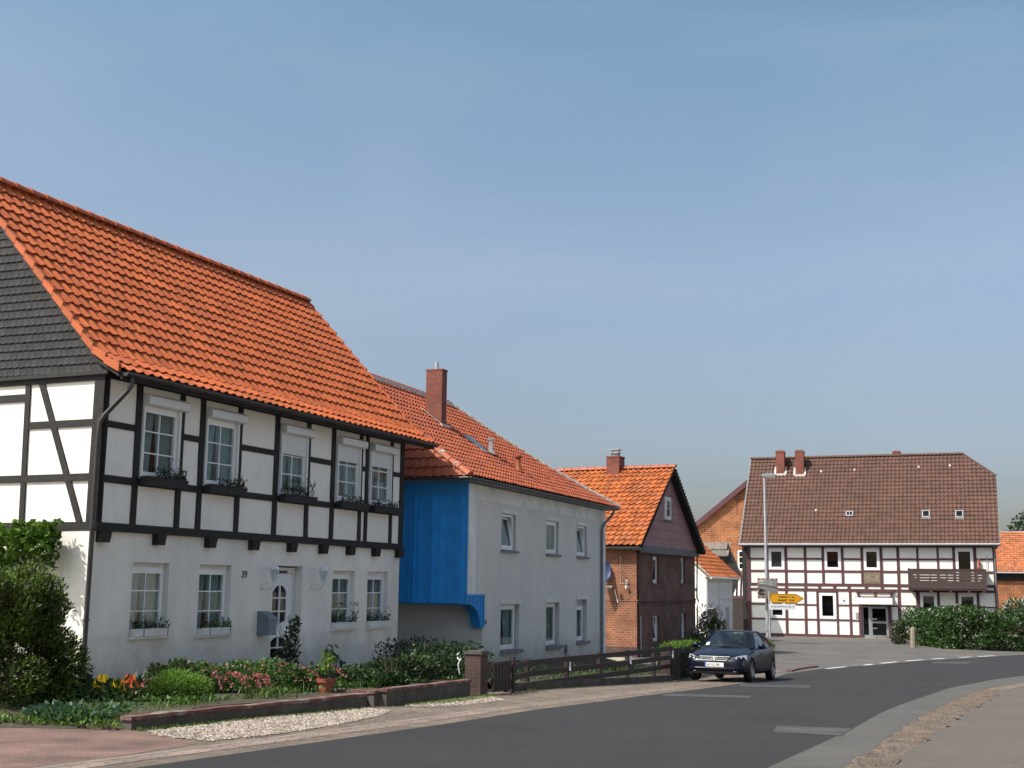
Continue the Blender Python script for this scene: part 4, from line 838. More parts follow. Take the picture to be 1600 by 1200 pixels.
m = MB(); m.add([(a, .10, c), (b, .10, c), (b, .10, d), (a, .10, d)], [(0, 1, 2, 3)]); m.build('pane', Mt['glassdark'], dd, ZBC)
m = MB(); m.add([(a, .6, c), (b, .6, c), (b, .6, d), (a, .6, d)], [(0, 1, 2, 3)]); m.build('hall_backdrop', Mt['room'], dd, ZBC)
for z0 in (-.86, -.26): m = MB(); m.box(a+.62, a+.95, .02, .045, z0, z0+.07); m.build('handle', Mt['steel'], dd, ZBC)
m = MB(); m.box(a-.15, b+.15, -.30, .04, -1.62, -1.46); m.build('door_step', Mt['stone'], Cc, ZBC)
m = MB()   # porch canopy: maroon beam above, cream fascia board with scalloped edge
m.box(7.20, 9.66, -.16, .0, 1.50, 1.66); m.box(7.25, 9.60, -.90, -.0, 1.15, 1.19)
for x in (7.30, 8.38, 9.40): m.box(x, x+.14, -.12, -.0, 1.23, 1.50)
m.box(7.36, 7.54, -.12, .0, -1.47, .70); m.box(9.25, 9.44, -.12, .0, -1.47, .70)
cn = m.build('canopy', Mt['timber_c'], Cc, ZBC)
m = MB(); n = 22
m.box(7.30, 9.58, -.93, -.90, .78, 1.17)
for k in range(n): x = 7.30+k*2.28/n; m.prism([(x+.01, .78), (x+.093, .78), (x+.085, .745), (x+.052, .73), (x+.018, .745)], -.93, -.90)
m.box(7.44, 9.42, -.05, -.01, 1.25, 1.48)
m.build('canopy_fascia', Mt['cream'], cn, ZBC)
m = MB()   # balcony
bx0, bx1, by = 10.68, 15.34, -1.15; rows = [1.80+.0, 1.98, 2.16, 2.34, 2.52, 2.70, 2.88]
slots = [(10.95, 11.15), (11.25, 11.95), (12.02, 12.40), (12.5, 12.95), (13.05, 13.4), (13.55, 13.80), (14.5, 14.75), (14.85, 15.12)]
for r in range(7):
    z0 = 1.80+r*.176; m.box(bx0, bx1, by, by+.03, z0, z0+.145)
    segs = [] if r in (0, 1, 6) else slots
    if r in (2,): segs = [(11.3, 11.9), (12.02, 12.40), (13.05, 13.4), (13.55, 14.1), (14.2, 14.75), (14.85, 15.0)]
    if r == 5: segs = slots[:-3]+[(13.55, 13.75), (14.5, 14.7)]
    x = bx0
    for (s0, s1) in segs+[(bx1, bx1)]:
        if s0 > x: m.box(x, s0, by+.003, by+.027, z0+.145, z0+.176)
        x = s1
m.box(bx0-.06, bx0+.06, by-.02, by+.1, 1.72, 3.10); m.box(bx1-.06, bx1+.06, by-.02, by+.1, 1.72, 3.06); m.box(bx0+.06, bx1-.06, by-.02, by+.06, 3.0, 3.06)
for x in (bx0, bx1):
    for r in range(7): m.box(x-.015, x+.015, by+.1, 0, 1.80+r*.176, 1.95+r*.176)
m.box(bx0, bx1, by+.03, 0, 1.70, 1.80); 
for x in (10.8, 12.0, 13.2, 14.3, 15.2): m.box(x-.08, x+.08, by+.05, 0, 1.56, 1.70)
m.build('balcony', Mt['balcony'], Cc, ZBC)
m = MB(); m.box(7.78, 8.80, -.02, .04, 2.12, 2.79); pl_ = m.build('inscribed_plaque', Mt['stone'], Cc, ZBC)
m = MB(); m.ring(7.84, 8.74, 2.17, 2.74, .03, -.035, -.02); m.prism([(8.12, 2.66), (8.46, 2.66), (8.40, 2.54), (8.29, 2.50), (8.18, 2.54)], -.04, -.02); rn = random.Random(3)
for r in range(3):
    x = 7.95
    while x < 8.6: wd = rn.uniform(.04, .12); m.box(x, min(x+wd, 8.64), -.03, -.02, 2.24+r*.085, 2.27+r*.085); x += wd+.03
m.build('relief', Mt['paver2'], pl_, ZBC)
m = MB()
for k in range(3): m.box(7.14, 7.32, -.015, .035, -.34+k*.2, -.20+k*.2)
m.build('letter_boxes', Mt['galv'], Cc, ZBC)
m = MB(); m.lathe([(0, 0), (.05, .01), (.06, .05), (0, .07)], (6.4, .0, .95), 10); m.build('bell', Mt['numeral'], Cc, ZBC)
# brown roof with half hip on the right
ezc, rzc, yc = 4.68, 11.0, 4.8
profc = [(-.52, ezc), (-.1, ezc+.42), (yc, rzc)]; posc, Lc = profile_pos(profc); m = MB(); roofmesh(m, posc, -.36, 16.28, Lc, .265, .355, .06, .05, seed=41, jit=.008)
sp = Vector((16.28-14.27, 0, rzc-9.38)); hn = Vector((rzc-9.38, 0, 16.28-14.4)).normalized()
rC = m.build('roof', Mt['tileC'], Cc, ZBC, smooth=50, clips=[((14.27, yc, rzc), Vector((1.62/2.0, 0, 1.0)).normalized())])
posc2, _ = profile_pos([(yc*2-a, b) for a, b in profc]); m = MB(); roofmesh(m, posc2, -.36, 16.28, Lc, .33, .40, .06, .04, FLAT, 42)
m.build('rear_roof_slope', Mt['tileC'], rC, 0, clips=[((14.27, yc, rzc), Vector((1.62/2.0, 0, 1.0)).normalized())]).location.z = -ZBC
m = MB(); m.add([(14.27, yc, rzc), (16.28, yc-1.26, 9.37), (16.28, yc+1.26, 9.37)], [(0, 1, 2)]); m.tube([(14.27, yc, rzc+.03), (16.3, yc-1.26, 9.40)], .09, 8)
m.build('half_hip', Mt['tileC'], rC, 0).location.z = -ZBC
m = MB(); ridge_tiles(m, (-.38, yc, rzc+.09), (14.3, yc, rzc+.09), .13, .40, 43); m.build('ridge_tiles', Mt['tileC'], rC, ZBC, smooth=50)
m = MB(); Tt = lambda x, y, z: (y, x, z); m.T = Tt; m.prism([(-.54, ezc-.12), (-.54, ezc+.10), (-.1, ezc+.54), (yc, rzc+.13), (yc, rzc-.15), (-.1, ezc+.2)], -.42, -.34); m.prism([(-.54, ezc-.1), (-.54, ezc+.06), (-.1, ezc+.48), (yc-1.3, 9.40), (yc-1.3, 9.2), (-.1, ezc+.2)], 16.27, 16.33); m.T = None
m.box(-.36, 16.28, -.50, .0, ezc-.14, ezc-.05)
m.build('verge_boards', Mt['zincdark'], Cc, ZBC)
m = MB(); m.tube([(-.42, -.58, ezc-.03), (16.3, -.58, ezc-.03)], .065, 10); m.build('gutter', Mt['galv'], Cc, ZBC, smooth=True)
m = MB(); m.tube([(15.95, -.5, ezc-.1), (15.95, -.08, 4.2), (15.95, -.05, -1.4)], .045, 8); m.build('downpipe', Mt['zincdark'], Cc, ZBC)
def rzC(y): return float(np.interp(y, [p[0] for p in profc], [p[1] for p in profc]))
for (x, y, h, bw_) in ((1.88, 4.05, 11.48, .30), (3.25, 3.98, 11.46, .30), (9.86, 5.1, 11.35, .27)):
    m = MB(); m.box(x-bw_, x+bw_, y-.3, y+.35, rzC(min(y, 4.5))-.9, h); m.box(x-bw_-.02, x+bw_+.02, y-.32, y+.37, h-.12, h-.04); m.box(x-bw_+.05, x+bw_-.05, y-.25, y+.3, h, h+.05); o = m.build('chimney', Mt['brickC'], rC, 0); o.location.z = -ZBC
    if y < 4.5:
        m = MB(); zb = rzC(y-.42)+.05; m.box(x-bw_-.10, x+bw_+.10, y-.40, y-.31, zb+.05, zb+.20)
        for s in (-1, 1): xa = x+s*(bw_+.07); m.add([(xa-.06, y-.44, zb+.14), (xa+.06, y-.44, zb+.14), (xa+.06, y+.1, rzC(y+.1)+.16), (xa-.06, y+.1, rzC(y+.1)+.16)], [(0, 1, 2, 3)])
        m.build('flashing', Mt['mortar'], o, 0)
for (x, y, sc) in ((6.85, 1.25, 0), (11.80, 1.2, 1), (13.9, 1.18, 1)):
    sl = (rzc-ezc-.42)/(yc+.1); m = MB(); w2, h2 = (.24, .22) if sc == 0 else (.25, .30)
    def P(a, b, h): return (x+a, y+b*.63-h*.77, rzC(y)+b*.77+h*.63)
    for (a0, a1, b0, b1, hh) in ((-w2, w2, -h2, -h2+.06, .14), (-w2, w2, h2-.06, h2, .14), (-w2, -w2+.06, -h2, h2, .138), (w2-.06, w2, -h2, h2, .138))+(((-.02, .02, -h2, h2, .136),) if sc == 0 else ()):
        q = [P(a0, b0, hh), P(a1, b0, hh), P(a1, b1, hh), P(a0, b1, hh), P(a0, b0, .0), P(a1, b0, .0), P(a1, b1, .0), P(a0, b1, .0)]; m.add(q, [(0, 1, 2, 3), (0, 4, 5, 1), (1, 5, 6, 2), (2, 6, 7, 3), (3, 7, 4, 0)])
    o = m.build('skylight', Mt['zinc'], rC, 0); o.location.z = -ZBC
    m = MB(); m.add([P(-w2, -h2, .12), P(w2, -h2, .12), P(w2, h2, .12), P(-w2, h2, .12)], [(0, 1, 2, 3)]); m.build('pane', Mt['glassdark'], o, 0)
    m = MB(); m.add([P(-w2, -h2, .09), P(w2, -h2, .09), P(w2, h2, .09), P(-w2, h2, .09)], [(0, 1, 2, 3)]); m.build('backing', Mt['room'], o, 0)
    if sc: m = MB(); m.add([P(-w2-.05, -h2-.18, .08), P(w2+.05, -h2-.18, .08), P(w2+.05, -h2, .13), P(-w2-.05, -h2, .13)], [(0, 1, 2, 3)]); m.build('apron', Mt['greywood'], o, 0)
for (px_, y) in ((4.75, 3.9), (7.05, 3.95), (11.35, 4.05), (13.4, 4.1), (4.6, 1.5)):
    m = MB(); z = rzC(y); m.lathe([(.07, -.05), (.065, .05), (.04, .09), (0, .11)], (px_, y-.06, z+.02), 10); o = m.build('vent_tile', Mt['mortar'], rC, 0, smooth=True); o.location.z = -ZBC
# carved corner figure and aerial by the balcony
m = MB(); m.lathe([(.09, 0), (.11, .1), (.07, .25), (.09, .4), (.06, .5), (.08, .58), (.0, .68)], (14.98, -.12, 3.05), 8); m.build('carved_ornament', Mt['terracotta'], Cc, ZBC)
m = MB(); m.tube([(15.45, -.06, 2.5), (15.45, -.06, 3.95)], .02, 6); m.build('aerial_mast', Mt['galv'], Cc, ZBC)

# ================================================================ barn, shed, small things behind
T = root('brick_barn', (14.754, 99.0, -1.6), 'tall orange brick barn gable with a purple-brown rake board, left of the brown roof', 'barn', AZC)
zb = -1.6
m = MB(); wn = [(3.20, 4.05, 7.40, 8.50), (3.13, 4.15, 3.05, 4.65)]
m.wall(-.1, 9.0, 2.75, 5.9, [wn[1]], 0, .3); m.wall(-.1, 9.0, -1.7, 2.75, [(1.5, 4.3, 1.0, 2.7), (2.35, 3.6, -1.7, .95)], 0, .3)
m.prism([(-.1, 5.9), (9, 5.9), (9, 6.1), (9, 9.5), (6.5, 11.3), (4.6, 10.2), (4.6, 8.5), (3.2, 8.5), (3.2, 7.4), (4.6, 7.4), (4.6, 6.2), (-.1, 6.1)], 0, .3)
m.prism([(-.1, 6.1), (3.2, 6.15), (3.2, 9.05), (-.1, 6.35)], 0, .3); m.prism([(3.2, 8.5), (4.6, 8.5), (4.6, 10.2), (3.2, 9.05)], 0, .3); m.prism([(3.2, 6.15), (4.6, 6.2), (4.6, 7.4), (3.2, 7.4)], 0, .3)
m.box(-.1, 9, -.04, 0, 2.72, 2.86); m.box(3.1, 4.3, -.03, .0, 2.90, 3.03); m.box(-.1, .2, .3, 12, -1.7, 6); m.box(8.7, 9, .3, 12, -1.7, 9)
m.build('wall', Mt['brickN'], T, zb)
m = MB()
for k in range(9): a = math.pi*(.15+.7*k/8); m.beam(3.62-.50*math.cos(a), 8.36+.18*math.sin(a)-.1, 3.62-.62*math.cos(a), 8.5+.28*math.sin(a)-.1, .10, -.03, .02)
m.box(3.15, 3.22, -.02, .02, 7.36, 8.5)
m.build('brick_arch', Mt['brickC'], T, zb)
window(T, 3.23, 4.03, 7.42, 8.42, .1, fwd=.06, sash=.05, dz=zb, curtain=False, blind=.75, rows=1)
window(T, 3.14, 4.14, 3.06, 4.64, .05, fwd=.08, sash=.07, cols=2, rows=3, dz=zb, curtain=False, bar=.05)
m = MB(); m.beam(-.6, 6.12, 6.6, 11.85, .36, -.35, -.28); m.beam(-.6, 6.2, 6.6, 11.95, .10, -.3, 12); m.beam(6.5, 11.9, 10, 9.2, .3, -.3, 12)
m.build('roof', Mt['timber_c'], T, zb)
m = MB(); m.box(-.1, 4.3, -.02, .05, .95, 1.12); m.box(1.5, 4.3, -.02, .05, 2.5, 2.72); m.box(1.5, 4.4, .25, .3, 1.1, 2.6); m.build('beams', Mt['timber_c'], T, zb)
m = MB()
for k in range(9): x = 1.6+k*.32; m.beam(x, 1.12, x+.06, 2.5, .16, .05, .09)
m.build('pale_slats', Mt['pvc'], T, zb)
m = MB()
for k in range(15): m.box(2.3+k*.16, 2.3+k*.16+.15, -.03, .02, -1.6, .93)
m.build('barn_door', Mt['brownwood'], T, zb)

Q = root('white_shed', (11.186, 72.0, -1.45), 'low white rendered outbuilding with an orange tiled roof beside the brick house', 'outbuilding', 26)
zb = -1.45
m = MB(); m.wall(0, 5.4, -1.6, 2.30, [(.45, 2.15, -1.6, .53), (3.9, 4.7, -1.6, .55)], 0, .2); m.T = lambda x, y, z: (y, x, z)
m.prism([(0.2, -1.6), (5, -1.6), (5, 2.2), (2.7, 4.4), (.2, 2.3)], 0, .2); m.prism([(.2, -1.6), (5, -1.6), (5, 2.2), (2.7, 4.4), (.2, 2.3)], 5.2, 5.4); m.T = None
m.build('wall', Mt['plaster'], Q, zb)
m = MB(); m.box(.03, 5.38, -.03, .0, 1.98, 2.24); m.box(2.55, 2.62, -.03, 0, -1.5, 1.98); m.box(2.7, 5.2, -.02, 0, 1.0, 1.05); m.build('render_bands', Mt['plaster_grey'], Q, zb)
m = MB()
for k in range(11): m.box(.46+k*.154, .46+k*.154+.145, .06, .1, -1.5, .5)
m.build('door', Mt['greywood'], Q, zb)
m = MB()
for k in range(5): m.box(3.91+k*.157, 3.91+k*.157+.15, .06, .1, -1.5, .53)
m.build('door', Mt['zinc'], Q, zb)
posS, LS = profile_pos([(-.36, 2.30), (2.7, 5.05)]); m = MB(); roofmesh(m, posS, -.25, 5.9, LS, .25, .34, .05, .035, seed=51, jit=.008); rS = m.build('roof', Mt['tileB'], Q, zb, smooth=50)
m = MB(); m.T = lambda x, y, z: (y, x, z); m.prism([(-.36, 2.12), (-.36, 2.28), (2.7, 5.0), (2.7, 4.75)], -.24, -.18); m.T = None; m.build('barge_board', Mt['greywood'], Q, zb)
m = MB(); m.tube([(-.3, -.42, 2.24), (5.9, -.42, 2.24)], .05, 8); m.tube([(.05, -.05, 2.2), (.05, -.05, -1.4)], .035, 8); m.build('gutter', Mt['metalwhite'], Q, zb)
m = MB(); m.box(-.06, 0, .55, .65, 1.55, 1.65); m.build('hook', Mt['numeral'], Q, zb)

D_ = root('board_dormer', (12.85, 84.5, 1.5), 'weathered grey board canopy above the orange shed roof, against the brick barn', 'board canopy', AZC)
m = MB(); rn = random.Random(5)
for k in range(16): x = k*.115; m.add([(x, 0, 2.35+rn.uniform(-.05, .03)), (x+.10, 0, 2.35+rn.uniform(-.05, .03)), (x+.15, .75, 3.22), (x+.05, .75, 3.22), (x, .0, 2.28), (x+.10, .0, 2.28)], [(0, 1, 2, 3), (0, 4, 5, 1)])
m.build('boards', Mt['greywood'], D_)
m = MB(); m.box(-.4, 1.75, .3, .4, -1.5, 2.75); m.prism([(1.75, 3.2), (1.55, 2.3), (1.75, -1.0), (2.6, 1.1)], .3, .4); m.build('dark_back', Mt['blackwood'], D_)

N = root('distant_gabled_house', (15.5, 118, -1.7), 'tip of a far tiled roof with a dark gable, peeping behind the mauve gabled house', 'house', 20)
posN, LN = profile_pos([(-3.0, 5.9), (0, 10.3)]); m = MB(); 
posN, LN = profile_pos([(-3.0, 5.2), (0.1, 10.35)], 1); m = MB(); roofmesh(m, posN, 0, 9, LN, .33, .40, .06, .05, seed=61, jit=.02); rN = m.build('roof', Mt['tile33'], N, -1.7)
m = MB(); m.prism([(-2.8, 5.3), (.1, 10.25), (3.2, 5.3), (3.2, -1.7), (-2.8, -1.7)], .1, 9); m.build('gable', Mt['mauve'], N, -1.7)
m = MB(); m.beam(.1, 10.4, 3.3, 5.2, .16, -.1, 9); m.build('verge', Mt['blackwood'], N, -1.7)

V = root('far_brick_house', (37.0, 99.0, -1.65), 'low brick building with an orange flat-tiled roof at the right edge', 'house', AZC)
zb = -1.65
m = MB(); m.box(.95, 12, 0, 5, -1.7, 3.1); m.build('wall', Mt['brickN'], V, zb)
m = MB(); m.box(-1.5, 1.0, .3, 4.9, -1.7, 3.1); m.box(-1.5, 12, -.05, .3, 2.5, 3.1); m.build('shadow_gap_and_eaves_band', Mt['blackwood'], V, zb)  # black box put in for the shadowed gap, dark band below the eaves
posV, LV = profile_pos([(-.45, 3.20), (3.2, 6.45)]); m = MB(); roofmesh(m, posV, -1.6, 12, LV, .24, .26, .022, .04, FLAT, 71, .01); m.build('roof', Mt['tileR'], V, zb)
m = MB(); m.box(-1.6, 12, 3.15, 3.3, 3.0, 6.5); m.tube([(-1.6, -.5, 3.12), (12, -.5, 3.12)], .06, 8); m.tube([(.9, -.5, 3.1), (.95, -.1, 2.7), (.95, -.1, -1.6)], .06, 8); m.build('gutter', Mt['galv'], V, zb)

# ================================================================ garden in front of house 39
def sst(x): x = min(1, max(0, x)); return x*x*(3-2*x)
def zg(u, o):
    yw = 21+math.cos(R(AZ))*u-math.sin(R(AZ))*o; hi = -.022*u-.012*(4.4-o)
    t = sst((u+4.1)/1.6); return g(yw)*(1-t)+hi*t
def gpt(u, o, dz=0.): v = Vector((-6.946, 21.0, 0))+Vector((math.sin(R(AZ)), math.cos(R(AZ)), 0))*u+Vector((math.cos(R(AZ)), -math.sin(R(AZ)), 0))*o; return (v.x, v.y, zg(u, o)+dz)
def uo(x, y): dx, dy = x+6.946, y-21; a = R(AZ); return dx*math.sin(a)+dy*math.cos(a), dx*math.cos(a)-dy*math.sin(a)
m = MB(); nu = 36
for i in range(nu):
    u0, u1 = -4.9+i*11.4/nu, -4.9+(i+1)*11.4/nu; ofn = lambda u: 4.2-(-3.87-u)*3.0 if u < -3.87 else (4.16+max(0, min(1, (u+3.85)/5))*.42 if u < 1.2 else 4.55-(u-1.4)*.12)
    for j in range(8):
        f = lambda u, t: gpt(u, -1.6+(ofn(u)+1.6)*t, -.03 if u > -3.9 else .012); m.add([f(u0, j/8), f(u1, j/8), f(u1, (j+1)/8), f(u0, (j+1)/8)], [(0, 1, 2, 3)])
    if u0 < -3.4: a, b = f(u0, 1), f(u1, 1); m.add([a, b, (b[0], b[1], g(b[1])-.1), (a[0], a[1], g(a[1])-.1)], [(0, 1, 2, 3)])
tag(m.build('garden_soil', Mt['soil']), kind='structure')
def lowwall(name, a, b, h0, h1, th, label, capm, bodym, base=-.1, returns=None):
    a, b = Vector((*a, 0)), Vector((*b, 0)); d = (b-a); L = d.length; d.normalize(); n = Vector((-d.y, d.x, 0)); t = root(name, (a.x, a.y, g(a.y)), label, 'garden wall', rz=math.atan2(d.y, d.x)); z0 = g(a.y); z1 = g(b.y)
    m = MB(); k = 12; rn = random.Random(L)
    for i in range(k):
        x0, x1 = L*i/k, L*(i+1)/k; hh = lambda x: (h0+(h1-h0)*x/L)+(z1-z0)*x/L+0.006*math.sin(x*5); gg = lambda x: g(a.y+(b.y-a.y)*x/L)-z0-.12
        m.add([(x0, 0, gg(x0)), (x1, 0, gg(x1)), (x1, 0, hh(x1)-.03), (x0, 0, hh(x0)-.03), (x0, th, gg(x0)), (x1, th, gg(x1)), (x1, th, hh(x1)-.03), (x0, th, hh(x0)-.03)], [(0, 1, 2, 3), (5, 4, 7, 6)]+([(4, 0, 3, 7)] if i == 0 else [])+([(1, 5, 6, 2)] if i == k-1 else []))
    m.build('body', Mt[bodym], t)
    m = MB(); kk = max(3, int(L/.5))
    for i in range(kk):
        x0, x1 = L*i/kk+(.004 if i else -.03), L*(i+1)/kk-(.004 if i < kk-1 else -.03); e = rn.uniform(-.004, .004)
        A, Bb = hh(x0)+e, hh(x1)+e; m.add([(x0, -.025, A-.03), (x1, -.025, Bb-.03), (x1, th+.025, Bb-.03), (x0, th+.025, A-.03), (x0, -.025, A+.015), (x1, -.025, Bb+.015), (x1, th+.025, Bb+.015), (x0, th+.025, A+.015)], [(0, 3, 2, 1), (4, 5, 6, 7), (0, 1, 5, 4), (1, 2, 6, 5), (2, 3, 7, 6), (3, 0, 4, 7)])
    m.build('coping', Mt[capm], t); return t
lowwall('garden_wall', W1a, W1b, .16, .21, .14, 'low dark garden wall with a red coping, left of the gap, below the pink flowers', 'capred', 'concrete')
lowwall('garden_wall', W2a, W2b, .27, .30, .14, 'low dark garden wall right of the gap, below the dark bushes', 'capred', 'concrete')
lowwall('garden_wall', (-2.05, 20.3), (-4.4, 22.0), .24, .24, .12, 'short garden wall running back from the gap toward the terracotta pot', 'capred', 'concrete')
t = root('brick_pillar', (-.62, 24.55, g(24.5)), 'square brick gate pillar with a stone cap between the dark bushes and the fence', 'pillar', AZ)
m = MB(); m.box(-.165, .165, -.165, .165, -.1, .78); m.build('shaft', Mt['brickW'], t); m = MB(); m.box(-.19, .19, -.19, .19, .78, .82); m.box(-.16, .16, -.16, .16, .82, .84); m.build('cap', Mt['concrete'], t)
t = root('wire_ornament', (-.95, 24.45, .16), 'pale curly ornament standing left of the brick pillar', 'ornament', sc=.5)
m = MB(); m.tube([(.02, 0, -.35), (-.04, 0, 0), (.03, 0, .15), (-.06, 0, .22), (-.08, 0, .36), (0, 0, .42)], [.02, .03, .05, .035, .03, .015], 8); m.tube([(0, 0, .1), (.07, 0, .2), (.02, 0, .32)], .018, 6); m.build('stem', Mt['metalwhite'], t)

# pebbles and grass patches
def poly_pts(poly, n, rn):
    xs = [p[0] for p in poly]; ys = [p[1] for p in poly]; out = []
    def inside(x, y):
        c = False
        for i in range(len(poly)):
            (x1, y1), (x2, y2) = poly[i], poly[i-1]
            if (y1 > y) != (y2 > y) and x < (x2-x1)*(y-y1)/(y2-y1)+x1: c = not c
        return c
    while len(out) < n:
        x, y = rn.uniform(min(xs), max(xs)), rn.uniform(min(ys), max(ys))
        if inside(x, y): out.append((x, y))
    return out
def pebbles(name, poly, n, seed, label):
    rn = random.Random(seed); m = MB()
    for x, y in poly_pts(poly, n, rn):
        s = rn.uniform(.012, .032); a = rn.uniform(0, 6.28); ca, sa = math.cos(a), math.sin(a); m.cr = rn.uniform(.02, 1); z = g(y)+.012
        vs = []
        for (px, py, pz) in ((0, 0, 1), (1, 0, .1), (.4, .8, .25), (-.6, .65, .1), (-1, -.1, .2), (-.3, -.8, .1), (.6, -.7, .2)):
            qx, qy = px*s*1.25, py*s*.8; vs.append((x+qx*ca-qy*sa, y+qx*sa+qy*ca, z+pz*s*.65))
        m.add(vs, [(0, 1, 2), (0, 2, 3), (0, 3, 4), (0, 4, 5), (0, 5, 6), (0, 6, 1)])
    o = m.build(name, Mt['pebble']); tag(o, label, 'pebbles', kind='stuff')
g1 = [(-4.35, 15.6), (-4.05, 15.0), (-3.35, 14.55), (-2.75, 15.5), (-2.2, 16.9), (-1.85, 18.3), (-1.75, 19.4), (-2.2, 19.75), (-3.3, 17.9)]
g2 = [(-1.75, 20.4), (-1.25, 20.2), (-.55, 21.2), (-.05, 22.7), (-.3, 24.0), (-.65, 23.7), (-1.2, 22.0)]
pebbles('pebbles', g1, 5200, 1, 'pale rounded pebbles spread in front of the left garden wall')
pebbles('pebbles', g2, 900, 2, 'pale pebbles among grass in front of the right garden wall')
def grasspatch(poly, n, h, seed, label, mtl='L_grass', wd=.008):
    rn = random.Random(seed); o = blades('grass', Mt[mtl], None, [(x, y, g(y)+.005) for x, y in poly_pts(poly, n, rn)], h, wd, rn, .7); tag(o, label, 'grass', kind='stuff')
grasspatch([(-1.8, 20.5), (-1.5, 20.5), (-.75, 22.0), (-.15, 24.4), (-.45, 24.4), (-1.3, 22.3)], 2600, .05, 3, 'short bright grass below the right garden wall')
grasspatch([(-4.6, 15.75), (-4.45, 15.6), (-2.1, 19.7), (-2.3, 19.9)], 2200, .05, 4, 'thin grass at the foot of the left garden wall')
grasspatch([(-9, 17.2), (-6.3, 16.45), (-4.7, 15.8), (-4.62, 16.1), (-6.3, 17.0), (-9, 17.8)], 4200, .06, 5, 'rough grass below the conifer and left bed')
grasspatch([(.0, 26.6), (.35, 26.8), (4.4, 35.1), (5.4, 38.6), (5.0, 38.6), (4.0, 35.3)], 3000, .07, 6, 'dry grass along the foot of the fence and brown hedge wall')
grasspatch([(-4.4, 15.8), (-3.9, 16.6), (-2.9, 18.3), (-3.0, 18.7), (-4.3, 16.5)], 10, .07, 7, 'tuft of grass on the garden wall foot')

# ---------------------------------------------------------------- shrubs and flowers of the front garden
def bush(name, label, cat, c, blobs, layers, seed, group=None, stems=0, stemh=.5):
    """blobs: (dx,dy,dz,rx,ry,rz); layers: (material, leaves per m2-ish weight, length, width, shell, outward, part name)"""
    rn = random.Random(seed); t = root(name, c, label, cat, group=group)
    for (mt_, n, ln, wd, shell, outw, pn) in layers:
        tot = sum(b[3]*b[4]+b[4]*b[5]+b[3]*b[5] for b in blobs); pts = []; ctr = []
        for b in blobs:
            k = int(n*(b[3]*b[4]+b[4]*b[5]+b[3]*b[5])/tot)+1; q = blob(rn, b[:3], b[3:], k, shell)
            q = [p for p in q if p[2] > .0]
            pts += q
        cz = sum(b[2] for b in blobs)/len(blobs); cc = Vector((0, 0, cz*.5))
        # light and dark clumps: coherent noise picks the leaf tone
        ph = [rn.uniform(0, 6.28) for _ in range(6)]
        def rf(p, r_): v = .5+.22*math.sin(p.x*7+ph[0])*math.cos(p.y*6+ph[1])+.2*math.sin(p.z*9+ph[2]+p.x*3); return min(1, max(.02, v+r_.uniform(-.3, .3)))
        leaves(pn, Mt[mt_], t, pts, ln, wd, rn, (lambda p: (p-cc).normalized()*outw+Vector((0, 0, .25*outw))) if outw else None, .6, rf)
    if stems:
        m = MB()
        for k in range(stems): a = rn.uniform(0, 6.28); m.tube([(rn.uniform(-.05, .05), rn.uniform(-.05, .05), -.05), (math.cos(a)*.08, math.sin(a)*.08, stemh*.5), (math.cos(a)*.25*stemh, math.sin(a)*.25*stemh, stemh)], [.014, .010, .004], 5)
        m.build('stems', Mt['bark'], t)
    return t
rn = random.Random(77)
# big conifer at the left edge
cx_, cy_ = -7.15, 18.0; bl = []
for k in range(46):
    h = rn.uniform(0, 1.72); r = (1.32-.28*h-.12*h*h*.5)*rn.uniform(.55, 1.0); a = rn.uniform(0, 6.28); bl.append((math.cos(a)*r*.78, math.sin(a)*r*.78, h+.12, .30, .30, .26))
bl += [(0, 0, .9, .8, .8, .85), (.1, 0, 1.55, .35, .35, .35), (.45, -.1, 1.25, .35, .35, .4), (.85, 0, .5, .4, .4, .45)]
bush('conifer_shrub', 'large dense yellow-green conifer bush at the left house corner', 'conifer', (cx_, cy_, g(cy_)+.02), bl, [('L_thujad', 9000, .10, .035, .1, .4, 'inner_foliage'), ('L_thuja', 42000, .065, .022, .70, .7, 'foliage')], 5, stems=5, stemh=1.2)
# climbing vine on the gable
t = root('climbing_vine', hw(-.1, 1.6, -.1), 'bright green climbing vine covering the lower sunlit gable wall', 'vine', AZ)
pts = []; rn = random.Random(8)
for _ in range(60):
    y = .45+rn.random()**1.0*3.6; z = 2.55-abs(rn.gauss(0, .25)) if y < 1.3 else rn.uniform(.7, 2.6)
    for q in range(rn.randint(40, 90)): pts.append((-.10-abs(rn.gauss(0, .16)), y-1.6+rn.gauss(0, .19), min(2.66, z+rn.gauss(0, .19))+.1))
for _ in range(1500): y = rn.uniform(.5, 3.4); pts.append((-.12-abs(rn.gauss(0, .18)), y-1.6, 2.55-abs(rn.gauss(0, .16))*(1 if y > 1 else 1)+.1))
pts = [p for p in pts if p[1] > -1.16]
leaves('foliage', Mt['L_ivy'], t, pts, .115, .10, rn, lambda p: Vector((-.8, 0, .1)), .6)
m = MB(); m.tube([(-.05, 0, .1), (-.06, .2, 1.0), (-.05, -.3, 1.8), (-.06, -.9, 2.4)], [.03, .025, .02, .01], 6); m.tube([(-.06, .2, 1.0), (-.05, .8, 1.9), (-.06, 1.5, 2.5)], [.02, .015, .01], 6); m.build('stems', Mt['bark'], t)
